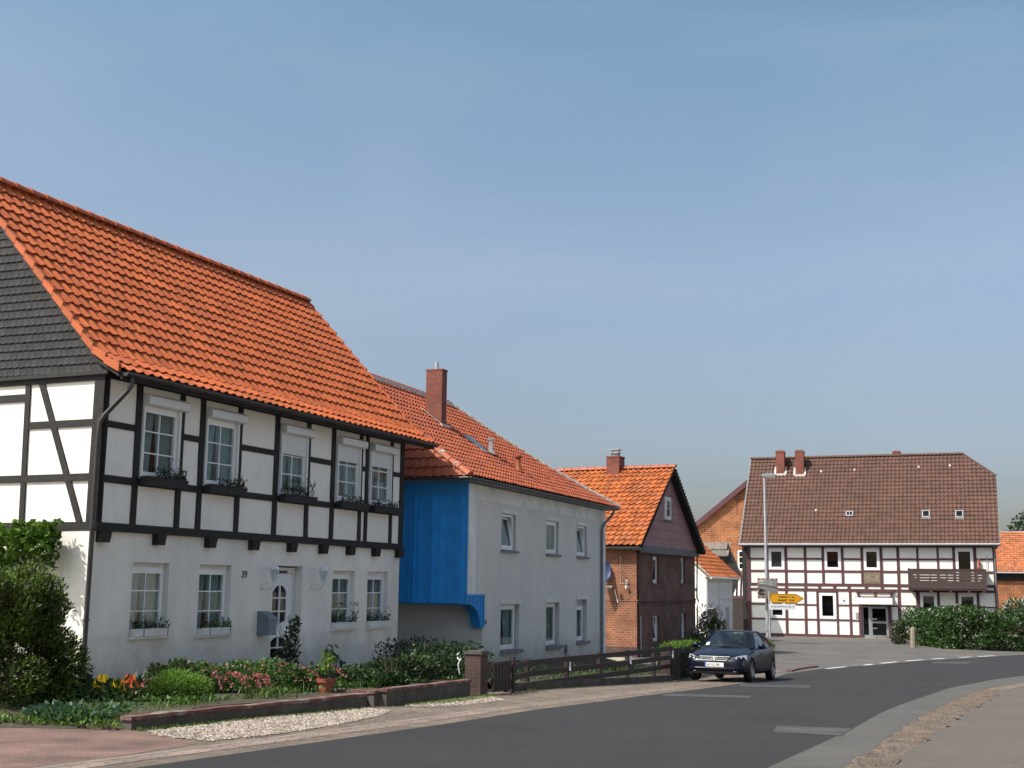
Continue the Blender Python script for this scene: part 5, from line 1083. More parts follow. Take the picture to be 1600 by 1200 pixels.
# flower bed: everything is placed in house coordinates (u along the wall, o out from it)
def at(u, o, dz=0.): x, y, z = gpt(u, o); return (x, y, max(z, g(y))+dz-.03)
bush('boxwood_bush', 'rounded bright yellow-green bush right of the tulips', 'bush', at(-1.75, 3.2), [(0, 0, .18, .38, .36, .25), (.22, .1, .16, .28, .3, .20), (-.2, 0, .14, .28, .3, .17)], [('L_bright', 5200, .055, .014, .55, 1.4, 'foliage')], 11)
bush('rose_shrub', 'dark leaved shrub with reddish tips behind the yellow-green bush', 'shrub', at(-.15, 2.0), [(0, 0, .24, .34, .34, .26), (.3, .2, .30, .2, .2, .16), (-.3, -.1, .28, .2, .2, .15)], [('L_mid', 1500, .07, .04, .3, .6, 'foliage'), ('L_copper', 350, .06, .03, .7, 1, 'red_tips')], 12, stems=5)
bush('bleeding_heart_bush', 'spreading green bush hung with pink blossoms behind the left garden wall', 'bush', at(.35, 2.9), [(-.6, -.1, .20, .40, .4, .24), (-.1, .1, .22, .45, .45, .26), (.4, .3, .24, .45, .45, .27), (.85, .5, .18, .35, .35, .2)], [('L_mid', 4800, .065, .035, .25, .7, 'foliage'), ('L_bright', 1000, .06, .03, .7, 1, 'young_foliage'), ('P_pink', 420, .05, .035, .88, 0, 'blossoms')], 13, stems=6, stemh=.3)
t = root('bleeding_heart_sprays', at(.1, 3.7), 'arching sprays of drooping pink blossoms nearest the coping of the left wall', 'flower', AZ); rn = random.Random(4); m = MB(); bp = []
for k in range(14):
    x0, y0 = rn.uniform(-1.4, 1.5), rn.uniform(-.1, .5); dx = rn.uniform(-.3, .3); P = [Vector((x0, y0, .1)), Vector((x0+dx*.5, y0-.05, .36+rn.uniform(0, .1))), Vector((x0+dx, y0-.2, .34)), Vector((x0+dx*1.4, y0-.32, .20))]
    m.tube(P, .004, 4)
    for a, b in zip(P[1:], P[2:]):
        for s in range(5): q = a.lerp(b, s/5)-Vector((0, 0, .02)); bp += [(q.x+rn.gauss(0, .008), q.y+rn.gauss(0, .008), q.z+rn.gauss(0, .008)) for _ in range(3)]
m.build('stems', Mt['L_mid'], t); leaves('blossoms', Mt['P_pink'], t, bp, .035, .026, rn, None)
for i, (u, o, n, h, mt_, lb) in enumerate([(-3.3, 3.2, 200, .15, 'L_mid', 'narrow leaved green clump at the left end of the garden wall'), (-.4, 3.9, 90, .22, 'L_grass', 'pale strappy leaves hanging over the left garden wall'), (-2.3, 3.75, 120, .13, 'L_bright', 'low grassy clump under the yellow-green bush')]):
    rn = random.Random(30+i); t = root('leafy_clump', at(u, o), lb, 'plant', AZ); blades('foliage', Mt[mt_], t, [(rn.gauss(0, .28), rn.gauss(0, .14), 0) for _ in range(n)], h, .018, rn, .8)
bush('ground_cover_plants', 'blue-green leafy low plants at the foot of the left house corner', 'plants', (-5.75, 16.9, g(16.9)+.05), [(-.2, 0, .05, .4, .3, .12), (.5, .2, .05, .4, .3, .10), (.2, -.3, .04, .5, .3, .09)], [('L_blue', 1500, .11, .045, .2, .8, 'foliage'), ('L_bright', 900, .07, .03, .3, .8, 'young_foliage')], 14)
bush('wallflower_bed', 'dark leafy clump of plants beneath the yellow and orange tulips', 'plants', (-5.35, 18.0, g(18)+.1), [(-.4, 0, .16, .4, .35, .2), (.1, .1, .18, .4, .35, .22), (.6, .2, .16, .35, .35, .2)], [('L_dark', 1500, .12, .035, .2, .8, 'foliage'), ('L_mid', 900, .11, .03, .4, .9, 'young_foliage')], 15)
def tulip(loc, m_, label, s=1.):
    t = root('tulip', loc, label, 'flower', group='tulips by the left house corner'); rn = random.Random(int(loc[0]*1000)); m = MB(); m.tube([(0, 0, 0), (.01, 0, .15), (0, 0, .34)], .005, 5); m.build('stem', Mt['L_mid'], t)
    m = MB()
    for k in range(6):
        a = k*math.pi/3; d = Vector((math.cos(a), math.sin(a), 0)); e = Vector((-d.y, d.x, 0)); z = .34; m.cr = rn.uniform(.02, 1)
        m.add([Vector((0, 0, z)), d*.034*s+e*.020*s+Vector((0, 0, z+.03*s)), d*.026*s+Vector((0, 0, z+.085*s)), d*.034*s-e*.020*s+Vector((0, 0, z+.03*s))], [(0, 1, 2, 3)])
    m.build('petals', Mt[m_], t); m = MB()
    for k in range(3): a = k*2.1+rn.random(); d = Vector((math.cos(a), math.sin(a), 0)); e = Vector((-d.y, d.x, 0)); m.add([Vector((0, 0, 0)), d*.04+e*.016+Vector((0, 0, .12)), d*.09+Vector((0, 0, .24)), d*.04-e*.016+Vector((0, 0, .12))], [(0, 1, 2, 3)])
    m.build('leaf', Mt['L_blue'], t)
tl = [(153, 1076, 'P_yellow', 'yellow tulip at the far left of the tulip row', 1.7), (160, 1070, 'P_yellow', 'tall yellow tulip, second from the left in the row', 1.9), (173, 1074, 'P_yellow', 'yellow tulip in the middle of the yellow tulips', 1.3), (182, 1076, 'P_yellow', 'bright yellow tulip just left of the pair by the orange one', 1.7), (191, 1081, 'P_yellow', 'lowest yellow tulip, nearest the orange tulips', 1.6), (203, 1070, 'P_orange', 'tall orange tulip, leftmost of the orange ones', 1.9), (210, 1076, 'P_orange', 'smaller orange-pink tulip right beside the tall orange one', 1.5), (229, 1076, 'P_pink', 'single pink tulip standing apart on the right', 1.8), (197, 1066, 'P_orange', 'small dark orange tulip just left behind the tall orange one', 1.2)]
def pix(px, py, d):   # a photo point at world depth d
    v = CRT*((px-800)/F)-CUP*((py-600)/F)+CFW; return Vector((0, 0, 1.65))+v*(d/v.y)
for i, (px, py, m_, lb, s) in enumerate(tl): p = pix(px, py, 18.0+.05*(i % 3)); tulip((p.x, p.y, p.z-.38), m_, lb, s*1.25)
# tall rose by the door, small plants, pot
bush('climbing_rose', 'tall dark leafy rose stem in front of the white door', 'shrub', at(3.55, 1.6), [(0, 0, .62, .17, .17, .38), (.05, .1, .98, .12, .12, .22), (-.1, -.1, .3, .25, .25, .3)], [('L_dark', 520, .09, .05, .1, .5, 'foliage'), ('L_mid', 160, .08, .045, .3, .5, 'young_foliage')], 16, stems=4, stemh=1.05)
bush('leafy_plant', 'small open leafy plant right of the tall rose, before the door step', 'plant', at(4.7, 1.8), [(0, 0, .45, .16, .16, .22), (.05, 0, .2, .22, .22, .2)], [('L_mid', 150, .10, .05, .1, .5, 'foliage')], 17, stems=3, stemh=.5)
bush('low_plant', 'low bright yellow-green plants left of the terracotta pot', 'plants', at(1.3, 3.1), [(-.2, 0, .12, .5, .3, .2), (.5, .1, .1, .4, .25, .14)], [('L_bright', 900, .06, .035, .2, .6, 'foliage'), ('L_mid', 700, .06, .035, .2, .6, 'inner_foliage')], 18)
pp = pix(509, 1083, 20.4); t = root('plant_pot', (pp.x, pp.y, pp.z), 'terracotta pot with a yellow-green leafy plant before the white wall', 'plant pot')
m = MB(); m.lathe([(0, 0), (.10, 0), (.135, .17), (.16, .17), (.165, .235), (.145, .235), (.13, .19), (0, .19)], (0, 0, 0), 24); m.build('pot', Mt['terracotta'], t, smooth=40)
rn = random.Random(9); leaves('foliage', Mt['L_bright'], t, blob(rn, (0, 0, .42), (.14, .14, .22), 150, .1), .07, .028, rn, lambda p: Vector((0, 0, .8))); leaves('lower_foliage', Mt['L_dark'], t, blob(rn, (0, 0, .26), (.19, .19, .09), 160, .1), .08, .03, rn, None)
m = MB(); [m.tube([(0, 0, .19), (rn.uniform(-.04, .04), rn.uniform(-.04, .04), .4), (rn.uniform(-.09, .09), rn.uniform(-.09, .09), .62)], .006, 5) for _ in range(5)]; m.build('stems', Mt['bark'], t)
pp = pix(490, 1082, 21.2); t = root('forked_cactus', (pp.x, pp.y, pp.z), 'dark two-pronged cactus-like plant just left of the terracotta pot', 'plant')
m = MB(); m.tube([(0, 0, 0), (0, 0, .25), (-.04, 0, .32), (-.05, 0, .50)], [.03, .035, .03, .018], 8); m.tube([(0, 0, .22), (.03, 0, .32), (.035, 0, .48)], [.03, .028, .016], 8); m.build('stem', Mt['L_dark'], t, smooth=60)
rn = random.Random(10); leaves('foliage', Mt['L_dark'], t, blob(rn, (0, 0, .1), (.2, .2, .16), 220, .1), .09, .035, rn, None)
for i, (u, o, bl_, lb) in enumerate([(2.6, 3.0, [(0, 0, .10, .45, .4, .20), (.5, .1, .14, .4, .4, .22)], 'low dark green shrub right of the terracotta pot'),
      (4.4, 3.2, [(0, 0, .16, .5, .5, .26), (.5, .1, .22, .45, .45, .30)], 'dark shrub in the middle of the dark bushes, over the wall gap'),
      (6.2, 3.0, [(0, 0, .25, .6, .6, .40), (.5, -.5, .2, .5, .5, .35)], 'dark bush behind the left end of the right garden wall'),
      (7.0, 2.95, [(0, 0, .24, .6, .6, .42), (.4, .3, .25, .5, .5, .4)], 'large dark bush left of the brick pillar, widest of the dark bushes'),
      (8.3, 1.9, [(0, 0, .3, .8, .8, .48), (-.6, -.2, .3, .5, .5, .45), (.9, 0, .28, .7, .6, .42)], 'dark bush at the far corner of the white house'),
      (2.9, 4.1, [(0, 0, .08, .3, .3, .15)], 'small low leafy plant in the gap between the garden walls')]):
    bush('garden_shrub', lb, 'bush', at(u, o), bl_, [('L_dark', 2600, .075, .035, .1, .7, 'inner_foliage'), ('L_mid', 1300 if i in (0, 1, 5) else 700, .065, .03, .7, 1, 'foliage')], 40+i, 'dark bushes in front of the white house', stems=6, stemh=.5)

# ================================================================ fence, retaining wall, yard of house 33
fp = [(-.36, 25.4), (.0, 26.0), (.42, 27.55), (1.35, 29.2), (2.15, 30.5), (3.0, 32.0), (3.85, 33.7), (4.45, 35.2)]
m = MB(); nn = 14
A0, A1 = (-.2, 26.2), (4.75, 36.2); B0, B1 = (-2.2, 33.2), (2.9, 45.0)
yz = lambda s, t: (lambda x, y: (x, y, g(A0[1]+(A1[1]-A0[1])*s)+.13+.08*t))(A0[0]+(A1[0]-A0[0])*s+(B0[0]-A0[0]+((B1[0]-A1[0])-(B0[0]-A0[0]))*s)*t, A0[1]+(A1[1]-A0[1])*s+(B0[1]-A0[1]+((B1[1]-A1[1])-(B0[1]-A0[1]))*s)*t)
for i in range(nn):
    for j in range(4): m.add([yz(i/nn, j/4), yz((i+1)/nn, j/4), yz((i+1)/nn, (j+1)/4), yz(i/nn, (j+1)/4)], [(0, 1, 2, 3)])
tag(m.build('yard_soil', Mt['soil']), kind='structure')
def runwall(name, label, L, th, hf, mtl, cap=None, cat='wall'):
    t = root(name, (L[0][0], L[0][1], g(L[0][1])), label, cat); o0 = t.location; m = MB(); Bk = off(L, -th)
    for i in range(len(L)-1):
        q = [L[i], L[i+1], Bk[i+1], Bk[i]]; bot = [(x-o0.x, y-o0.y, g(y)-.15-o0.z) for x, y in q]; top = [(x-o0.x, y-o0.y, g(min(y, L[-1][1]))+hf-o0.z) for x, y in q]
        m.add(bot+top, [(0, 1, 5, 4), (2, 3, 7, 6), (4, 5, 6, 7)]+([(3, 0, 4, 7)] if i == 0 else [])+([(1, 2, 6, 5)] if i == len(L)-2 else []))
    m.build('body', Mt[mtl], t); return t
runwall('retaining_wall', 'low dark mossy retaining wall under the brown fence', [(-.1, 26.1), (.50, 27.5), (1.43, 29.15), (3.08, 31.95), (4.50, 34.9)], .2, .17, 'concrete')
runwall('brick_wall', 'low dark brick wall between the fence and the clipped hedge', [(4.50, 34.9), (4.62, 35.4), (4.98, 36.9)], .35, .88, 'brickW')
t = root('plank_fence', (.42, 27.55, g(27.5)), 'dark brown three-plank fence with a bend, in front of the grey house', 'fence')
o0 = t.location; m = MB(); F_ = [(.05, 26.15), (.42, 27.5), (1.35, 29.15), (2.2, 30.6), (3.0, 31.95), (3.85, 33.6), (4.42, 34.8)]
for i, (a, b) in enumerate(zip(F_, F_[1:])):
    for k, hh in enumerate((.02, -.21, -.44)):
        za, zb2 = hh, hh; dx, dy = b[0]-a[0], b[1]-a[1]; l = math.hypot(dx, dy); nx, ny = dy/l*.018, -dx/l*.018; hgt = .058
        q = [(a[0]+nx, a[1]+ny), (b[0]+nx, b[1]+ny), (b[0]-nx, b[1]-ny), (a[0]-nx, a[1]-ny)]
        m.add([(x-o0.x+nx*2.2, y-o0.y+ny*2.2, (za if j in (0, 3) else zb2)-hgt-o0.z) for j, (x, y) in enumerate(q)]+[(x-o0.x+nx*2.2, y-o0.y+ny*2.2, (za if j in (0, 3) else zb2)+hgt-o0.z) for j, (x, y) in enumerate(q)], [(0, 3, 2, 1), (4, 5, 6, 7), (0, 1, 5, 4), (1, 2, 6, 5), (2, 3, 7, 6), (3, 0, 4, 7)])
m.build('planks', Mt['brownwood'], t)
for (x, y) in F_[:6]+[(4.42, 34.8)]:
    m = MB(); m.box(-.045, .045, -.045, .045, 0, .10-g(y)); p = m.build('post', Mt['brownwood'], t); p.location = (x-.03-o0.x, y+.02-o0.y, g(y)-o0.z); p.rotation_euler.z = R(-28)
for (x, y) in ((1.35, 29.15), (3.0, 31.95), (4.42, 34.8)):
    m = MB(); m.box(-.02, .02, -.06, -.05, .10-g(y)-.42, .10-g(y)-.22); p = m.build('reflector', Mt['metalwhite'], t); p.location = (x+.05-o0.x, y-.03-o0.y, g(y)+.08-o0.z)
t = root('garden_gate', (-.27, 25.1, g(25.1)), 'narrow dark wooden gate between the brick pillar and the plank fence', 'gate', AZ)
m = MB()
for k in range(6): x = -.12+k*.15; m.box(x, x+.12, -.02, .02, .05, .62)
m.box(-.15, .80, .02, .05, .2, .28); m.box(-.15, .80, .02, .05, .48, .55); m.build('boards', Mt['brownwood'], t); m = MB(); m.box(.80, .90, -.05, .05, -.05, .68); m.build('post', Mt['brownwood'], t)
# weeds behind the fence
rn = random.Random(55); t = root('yard_weeds', (1.5, 30.5, g(30.5)+.2), 'leafy weeds growing behind the brown plank fence', 'weeds'); o0 = t.location; pts = []
for _ in range(1500): s, tt = rn.random(), rn.random()**2*.35+.02; q = yz(s, tt); pts.append((q[0]-o0.x, q[1]-o0.y, q[2]-o0.z+abs(rn.gauss(0, .09))))
leaves('foliage', Mt['L_mid'], t, pts, .09, .03, rn, lambda p: Vector((0, 0, .6))); t['kind'] = 'stuff'
# clipped hedge by the brick house: dark wall of foliage with a bright top
t = root('clipped_hedge', (5.15, 38.2, g(38.2)), 'clipped hedge with a dark side and bright green top, left of the parked car', 'hedge'); rn = random.Random(60); t.rotation_euler.z = R(-20)
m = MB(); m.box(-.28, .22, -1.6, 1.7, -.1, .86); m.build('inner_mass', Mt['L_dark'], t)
pts = [(rn.choice((-.32, .27))+rn.gauss(0, .02), rn.uniform(-1.65, 1.75), rn.uniform(0, .9)) for _ in range(2600)]+[(rn.uniform(-.32, .27), -1.65+rn.gauss(0, .02), rn.uniform(0, .9)) for _ in range(700)]
leaves('side_foliage', Mt['L_dark'], t, pts, .06, .03, rn, None)
pts = [(rn.uniform(-.33, .28), rn.uniform(-1.65, 1.75), .90+abs(rn.gauss(0, .05))) for _ in range(2600)]; leaves('top_foliage', Mt['L_bright'], t, pts, .06, .025, rn, lambda p: Vector((0, 0, 1)))
# lilac, border plants by the shed
def shrub(name, label, cat, px, py, d, blobs, layers, seed, group=None, stems=4, stemh=.8):
    p = pix(px, py, d); return bush(name, label, cat, (p.x, p.y, g(p.y)), blobs, layers, seed, group, stems, stemh)
shrub('lilac_bush', 'lilac bush in pink-mauve bloom between the brick house and the parked car', 'lilac', 1106, 1030, 57, [(0, 0, .8, .75, .6, .7), (.1, 0, 1.5, .45, .4, .5), (.5, 0, 1.25, .35, .3, .35), (-.35, .1, .4, .5, .5, .4)], [('L_mid', 3000, .13, .07, .15, .6, 'foliage')], 61)
t = bpy.data.objects['lilac_bush']; rn = random.Random(62); pts = []
for k in range(85):
    a, h = rn.uniform(0, 6.28), rn.uniform(.5, 2.15); r = .78*(1.0-abs(h-1.1)/1.7); c = Vector((math.cos(a)*r+.15, math.sin(a)*r, h)); dr = Vector((math.cos(a)*.4, math.sin(a)*.4, 1)).normalized()
    for s in range(16): q = c+dr*(s*.013)+Vector((rn.gauss(0, .035), rn.gauss(0, .035), 0))*(1-s/20); pts.append(tuple(q))
leaves('blossoms', Mt['P_lilac'], t, pts, .055, .05, rn, None)
for i, (px, d, w_, h, mt_, lb) in enumerate([(1150, 66, .95, .72, 'L_mid', 'rounded green bush behind the car roof, before the barn door'), (1190, 66, .6, .42, 'L_bright', 'low yellow-green bush behind the car, beside the lamp post'), (1166, 62, .5, .55, 'L_bright', 'bush with yellow flowers just above the car roof'), (1088, 60, .6, .8, 'L_mid', 'green bush at the foot of the lilac')]):
    shrub('border_bush', lb, 'bush', px, 1000, d, [(0, 0, h*.45, w_, .5, h*.6), (w_*.5, 0, h*.3, w_*.6, .4, h*.45)], [(mt_, 1500, .11, .05, .2, .8, 'foliage')]+([('P_yellow', 130, .07, .05, .8, 0, 'blossoms')] if i == 2 else []), 63+i, 'bushes of the border behind the car')
shrub('red_leaved_bush', 'low dark red-leaved bush at the foot of the lamp post', 'bush', 1193, 1000, 70, [(0, 0, .2, .4, .3, .25)], [('L_copper', 500, .09, .04, .2, .7, 'foliage')], 68)
# long flowering hedge on the right
p0, p1 = pix(1409, 1006, 73), pix(1600, 1020, 64); t = root('flowering_hedge', (p0.x, p0.y, g(p0.y)), 'long dark green hedge dotted with white and pink blossoms below the balcony', 'hedge'); rn = random.Random(70); o0 = t.location
rail_ = [Vector((23.9, 73.8, 0)), Vector((23.9, 70.2, 0)), Vector((24.2, 67.2, 0)), Vector((25.6, 65.6, 0)), Vector((27.6, 65.2, 0)), Vector((31, 66, 0))]
pf_, pw_ = [], []; bb = []
for a, b in zip(rail_, rail_[1:]):
    n = max(1, int((b-a).length/.5))
    for k in range(n):
        c = a.lerp(b, k/n); h = 1.95+.2*math.sin(c.x*1.9)+rn.uniform(-.15, .15)+.25*(1 if c.y < 70 else 0)
        for q in range(5): bb.append((c.x+rn.gauss(0, .22), c.y+rn.gauss(0, .3)+.6, h*(.12, .3, .5, .66, .8)[q], .72, .72, .42))
for b in bb:
    k = 330; q = blob(rn, b[:3], b[3:], k, .55); pf_ += [(x-o0.x, y-o0.y, z+g(y)-o0.z) for x, y, z in q if z > 0]
    if rn.random() < .8: q = blob(rn, b[:3], (b[3]*1.05, b[4]*1.05, b[5]*1.05), 7, .95); pw_ += [(x-o0.x+rn.gauss(0, .03), y-o0.y+rn.gauss(0, .03), z+g(y)-o0.z+rn.gauss(0, .03)) for x, y, z in q if z > .75 or rn.random() < .25 for _ in range(4)]
def rfh(p, r_): return min(1, max(.02, .5+.3*math.sin(p.x*3.1+p.z*4)*math.cos(p.y*2.3-p.z*3)+r_.uniform(-.3, .3)))
leaves('foliage', Mt['L_hedge'], t, pf_, .15, .085, rn, None, .6, rfh)
hh = len(pw_)//2; leaves('white_blossoms', Mt['P_white'], t, pw_[:hh], .075, .07, rn, None); leaves('pink_blossoms', Mt['P_mauve'], t, pw_[hh:], .075, .07, rn, None)
shrub('white_lilac', 'bush with creamy white flower heads at the right edge, above the hedge', 'lilac', 1592, 1000, 69, [(0, 0, 1.9, .9, .6, .8), (.9, 0, 2.1, .8, .6, .9), (-.5, 0, 1.5, .6, .5, .6)], [('L_hedge', 2600, .15, .08, .1, .6, 'foliage'), ('P_white', 1500, .10, .05, .85, .8, 'blossoms')], 71)
shrub('pink_flowered_shrub', 'small pink flowering shrub at the left end of the hedge', 'shrub', 1404, 1008, 74.5, [(0, 0, .6, .45, .35, .75), (.2, .1, 1.0, .35, .3, .45)], [('L_hedge', 2600, .12, .06, .1, .6, 'foliage'), ('P_mauve', 420, .08, .06, .85, .2, 'blossoms')], 72)
p = pix(1427, 1010, 69.4); t = root('stone_post', (22.05, 69.3, g(69.3)), 'weathered stone post standing in front of the left part of the hedge', 'post')
m = MB(); m.lathe([(.17, -.1), (.16, .3), (.14, .9), (.13, 1.0), (.09, 1.08), (0, 1.1)], (0, 0, 0), 9); m.build('shaft', Mt['stone'], t, smooth=30)
# far trees beyond the orange roof
def tree(label, c, h, r, mt_, seed, n=2600, group='trees beyond the far roofs'):
    rn = random.Random(seed); t = root('broadleaf_tree', c, label, 'tree', group=group); m = MB(); m.tube([(0, 0, 0), (.1, 0, h*.35), (0, .1, h*.8)], [.28, .2, .06], 8); nb = []
    for k in range(16):
        a, hh_ = rn.uniform(0, 6.28), rn.uniform(.4, .95); rr = r*math.sqrt(max(.05, 1-((hh_-.62)/.42)**2))*rn.uniform(.4, .8); e = (math.cos(a)*rr, math.sin(a)*rr, h*hh_)
        m.tube([(0, 0, h*(hh_-.18)), (e[0]*.5, e[1]*.5, h*(hh_-.06)), e], [.07, .05, .015], 5); nb.append((*e, r*rn.uniform(.3, .48), r*rn.uniform(.3, .48), r*rn.uniform(.22, .36)))
    m.build('trunk', Mt['bark'], t); pts = [q for b in nb for q in blob(rn, b[:3], b[3:], n//16, .3)]; ph = rn.uniform(0, 6)
    leaves('crown', Mt[mt_], t, pts, .34, .22, rn, None, .6, lambda p, r_: min(1, max(.02, .5+.3*math.sin(p.x*1.3+ph)*math.sin(p.z*1.7+p.y)+r_.uniform(-.3, .3))))
tree('dark green tree rising behind the orange roof at the right edge', (55.3, 130, -1.8), 12.6, 3.6, 'L_tree', 80, 5200)
tree('small copper-leaved tree left of the dark green one behind the orange roof', (51.6, 128, -1.8), 9.6, 1.7, 'L_copper', 81, 1800)

# ================================================================ lamp post, mirror, signs, kerb island
t = root('street_lamp', (14.95, 73.4, g(73.4)), 'tall grey street lamp with a flat head, in front of the brown roof', 'street lamp')
m = MB(); m.tube([(0, 0, -.1), (0, 0, 3), (0, 0, 6), (0, 0, 9.62)], [.11, .10, .085, .065], 12); m.build('pole', Mt['galv'], t, smooth=True)
m = MB(); m.prism([(-.12, 9.66), (.0, 9.62), (.66, 9.70), (.72, 9.76), (.35, 9.86), (-.12, 9.80)], -.17, .17); m.build('lamp_head', Mt['galv'], t)
m = MB(); m.box(.12, .6, -.12, .12, 9.58, 9.68); m.build('lamp_cover', Mt['metalwhite'], t)
m = MB(); m.box(-.09, .09, -.12, -.10, .7, 1.15); m.build('service_door', Mt['galv'], t)
t = root('traffic_mirror', (14.93, 73.05, g(73)+3.08), 'rectangular traffic mirror with a red-white rim on the lamp post', 'mirror', rz=R(-6))
m = MB(); ns = 10; W_, H_ = .50, .50
vs = []
for j in range(ns+1):
    for i in range(ns+1): a, b = i/ns*2-1, j/ns*2-1; vs.append((a*W_, -.10-.07*(1-(a*a+b*b)/2), b*H_+.05))
m.add(vs, [(j*(ns+1)+i, j*(ns+1)+i+1, (j+1)*(ns+1)+i+1, (j+1)*(ns+1)+i) for j in range(ns) for i in range(ns)]); mm_ = m.build('mirror_face', Mt['mirror'], t, smooth=60)
m = MB(); n = 9
for k in range(n):
    for (ax, s) in ((0, -1), (0, 1), (1, -1), (1, 1)):
        a0, a1 = -.58+k*1.16/n, -.58+(k+1)*1.16/n
        if ax == 0: m.box(a0, a1, -.12, -.02, s*.54+.05-.04, s*.54+.05+.04, k % 2)
        elif -.5 < a0 and a1 < .5: m.box(s*.54-.04, s*.54+.04, -.12, -.02, a0+.05, a1+.05, k % 2)
m.box(-.55, .55, -.04, .0, -.48, .58, 0); m.build('rim', [Mt['redframe'], Mt['galv']], t)
m = MB(); m.box(-.05, .2, .0, .30, -.05, .0); m.build('bracket', Mt['galv'], t)
bpy.data.objects['traffic_mirror'].rotation_euler.x = R(5)
t = root('direction_sign_post', (14.98, 72.9, g(72.9)), 'slim signpost with a yellow arrow sign above a white one, beside the lamp post', 'signpost')
m = MB(); m.tube([(0, 0, -.1), (0, 0, 2.95)], .05, 10); m.build('pole', Mt['galv'], t, smooth=True)
m = MB(); z = 2.56; hh_ = .27; m.prism([(.12, z-hh_), (1.55, z-hh_), (2.02, z), (1.55, z+hh_), (.12, z+hh_), (.0, z)], -.075, -.055); ys_ = m.build('yellow_sign', Mt['yellow'], t)
m = MB()
E_ = [(.14, z-hh_+.03), (1.53, z-hh_+.03), (1.95, z), (1.53, z+hh_-.03), (.14, z+hh_-.03), (.04, z)]
for a, b in zip(E_, E_[1:]+E_[:1]): m.beam(a[0], a[1], b[0], b[1], .018, -.079, -.074)
rn = random.Random(2)
for (zz, xa, xb) in ((z+.09, .55, 1.0), (z+.09, 1.15, 1.22), (z+.09, 1.3, 1.45), (z-.09, .50, .95), (z-.09, 1.15, 1.22), (z-.09, 1.3, 1.42)):
    x = xa
    while x < xb: ww = rn.uniform(.03, .055); m.box(x, x+ww, -.079, -.074, zz-.045, zz+rn.uniform(.02, .055)); x += ww+.018
m.build('lettering', Mt['ink'], ys_)
m = MB(); m.box(-.05, 1.50, -.075, -.055, 1.93, 2.25); ws_ = m.build('white_sign', Mt['white2'], t)
m = MB(); x = .08
while x < 1.2: ww = rn.uniform(.03, .06); m.box(x, x+ww, -.079, -.074, 2.06, 2.09+rn.uniform(.02, .07)); x += ww+rn.choice((.018, .018, .05))
m.prism([(1.33, 2.05), (1.43, 2.10), (1.33, 2.15)], -.079, -.074); m.build('lettering', Mt['inkgrey'], ws_)
t = root('kerb_island', (9.5, 43.4, g(43.4)), 'low dark red kerb piece on the road edge right of the parked car', 'kerb')
m = MB(); L_ = [(9.35, 42.9), (9.9, 44.4), (10.6, 45.9), (11.35, 47.4)]; Bk = off(L_, .17); o0 = t.location
for i in range(3):
    q = [L_[i], L_[i+1], Bk[i+1], Bk[i]]; m.add([(x-o0.x, y-o0.y, g(y)-.05-o0.z) for x, y in q]+[(x-o0.x, y-o0.y, g(y)+.05-o0.z) for x, y in q], [(0, 3, 2, 1), (4, 5, 6, 7), (0, 1, 5, 4), (1, 2, 6, 5), (2, 3, 7, 6), (3, 0, 4, 7)])
m.build('stone', Mt['kerbred'], t)

# ================================================================ parked coupe
CAR = root('parked_car', (6.36, 36.05, g(36.0)+.01), 'dark navy two-door coupe parked at the road edge, facing the camera', 'car', rz=R(246))
CAR.rotation_euler = (0, R(-2.35), R(246))
def ringbody(st_):
    vs = []; fs = []; n = 0
    for (x, w_, zb, zs, zt) in st_:
        half = [(0, zb), (w_*.80, zb), (w_*.95, zb+.06), (w_, zb+(zs-zb)*.42), (w_*.985, zb+(zs-zb)*.75), (w_*.93, zs-.01), (w_*.80, zs+(zt-zs)*.55), (w_*.45, zt-.005), (0, zt)]
        ring = [(x, y, z) for y, z in half]+[(x, -y, z) for y, z in half[-2:0:-1]]; n = len(ring); vs += ring
    for i in range(len(st_)-1):
        for k in range(n): fs.append((i*n+k, i*n+(k+1) % n, (i+1)*n+(k+1) % n, (i+1)*n+k))
    fs += [tuple(range(n)), tuple((len(st_)-1)*n+k for k in range(n-1, -1, -1))]; return vs, fs
stn = [(2.13, .52, .30, .50, .52), (2.09, .68, .22, .58, .62), (1.98, .785, .19, .655, .70), (1.75, .83, .18, .715, .77), (1.45, .845, .18, .77, .84), (1.1, .85, .18, .82, .90), (.82, .853, .18, .86, .935), (.4, .855, .18, .885, .92), (-.2, .855, .18, .905, .93), (-.8, .852, .18, .93, .95), (-1.3, .845, .20, .955, .98), (-1.62, .835, .22, .965, 1.01), (-1.88, .79, .25, .95, 1.0), (-2.05, .70, .30, .90, .95), (-2.12, .56, .38, .80, .82)]
vs, fs = ringbody(stn); me = bpy.data.meshes.new('body'); me.from_pydata(vs, [], fs); ob = bpy.data.objects.new('body', me); COL.objects.link(ob)
bm = bmesh.new(); bm.from_mesh(me); bmesh.ops.recalc_face_normals(bm, faces=bm.faces); bm.to_mesh(me); bm.free()
me.polygons.foreach_set("use_smooth", [True]*len(me.polygons)); md = ob.modifiers.new('s', 'SUBSURF'); md.levels = md.render_levels = 2
cut = []
for x in (1.30, -1.30):
    for s in (-1, 1):
        mb_ = MB(); mb_.lathe([(0, 0), (.352, 0), (.352, .34), (0, .34)], (0, 0, 0), 28); c = mb_.build('cutter', Mt['black']); c.rotation_euler = (R(90), 0, 0); c.location = (x, .62+.34 if s > 0 else -.62, .315); cut.append(c)
        b_ = ob.modifiers.new('b', 'BOOLEAN'); b_.object = c; b_.operation = 'DIFFERENCE'; b_.solver = 'EXACT'
bm = None
for c in cut:
    bm = bmesh.new(); bm.from_mesh(c.data); bmesh.ops.remove_doubles(bm, verts=bm.verts, dist=1e-4); bmesh.ops.recalc_face_normals(bm, faces=bm.faces); bm.to_mesh(c.data); bm.free()
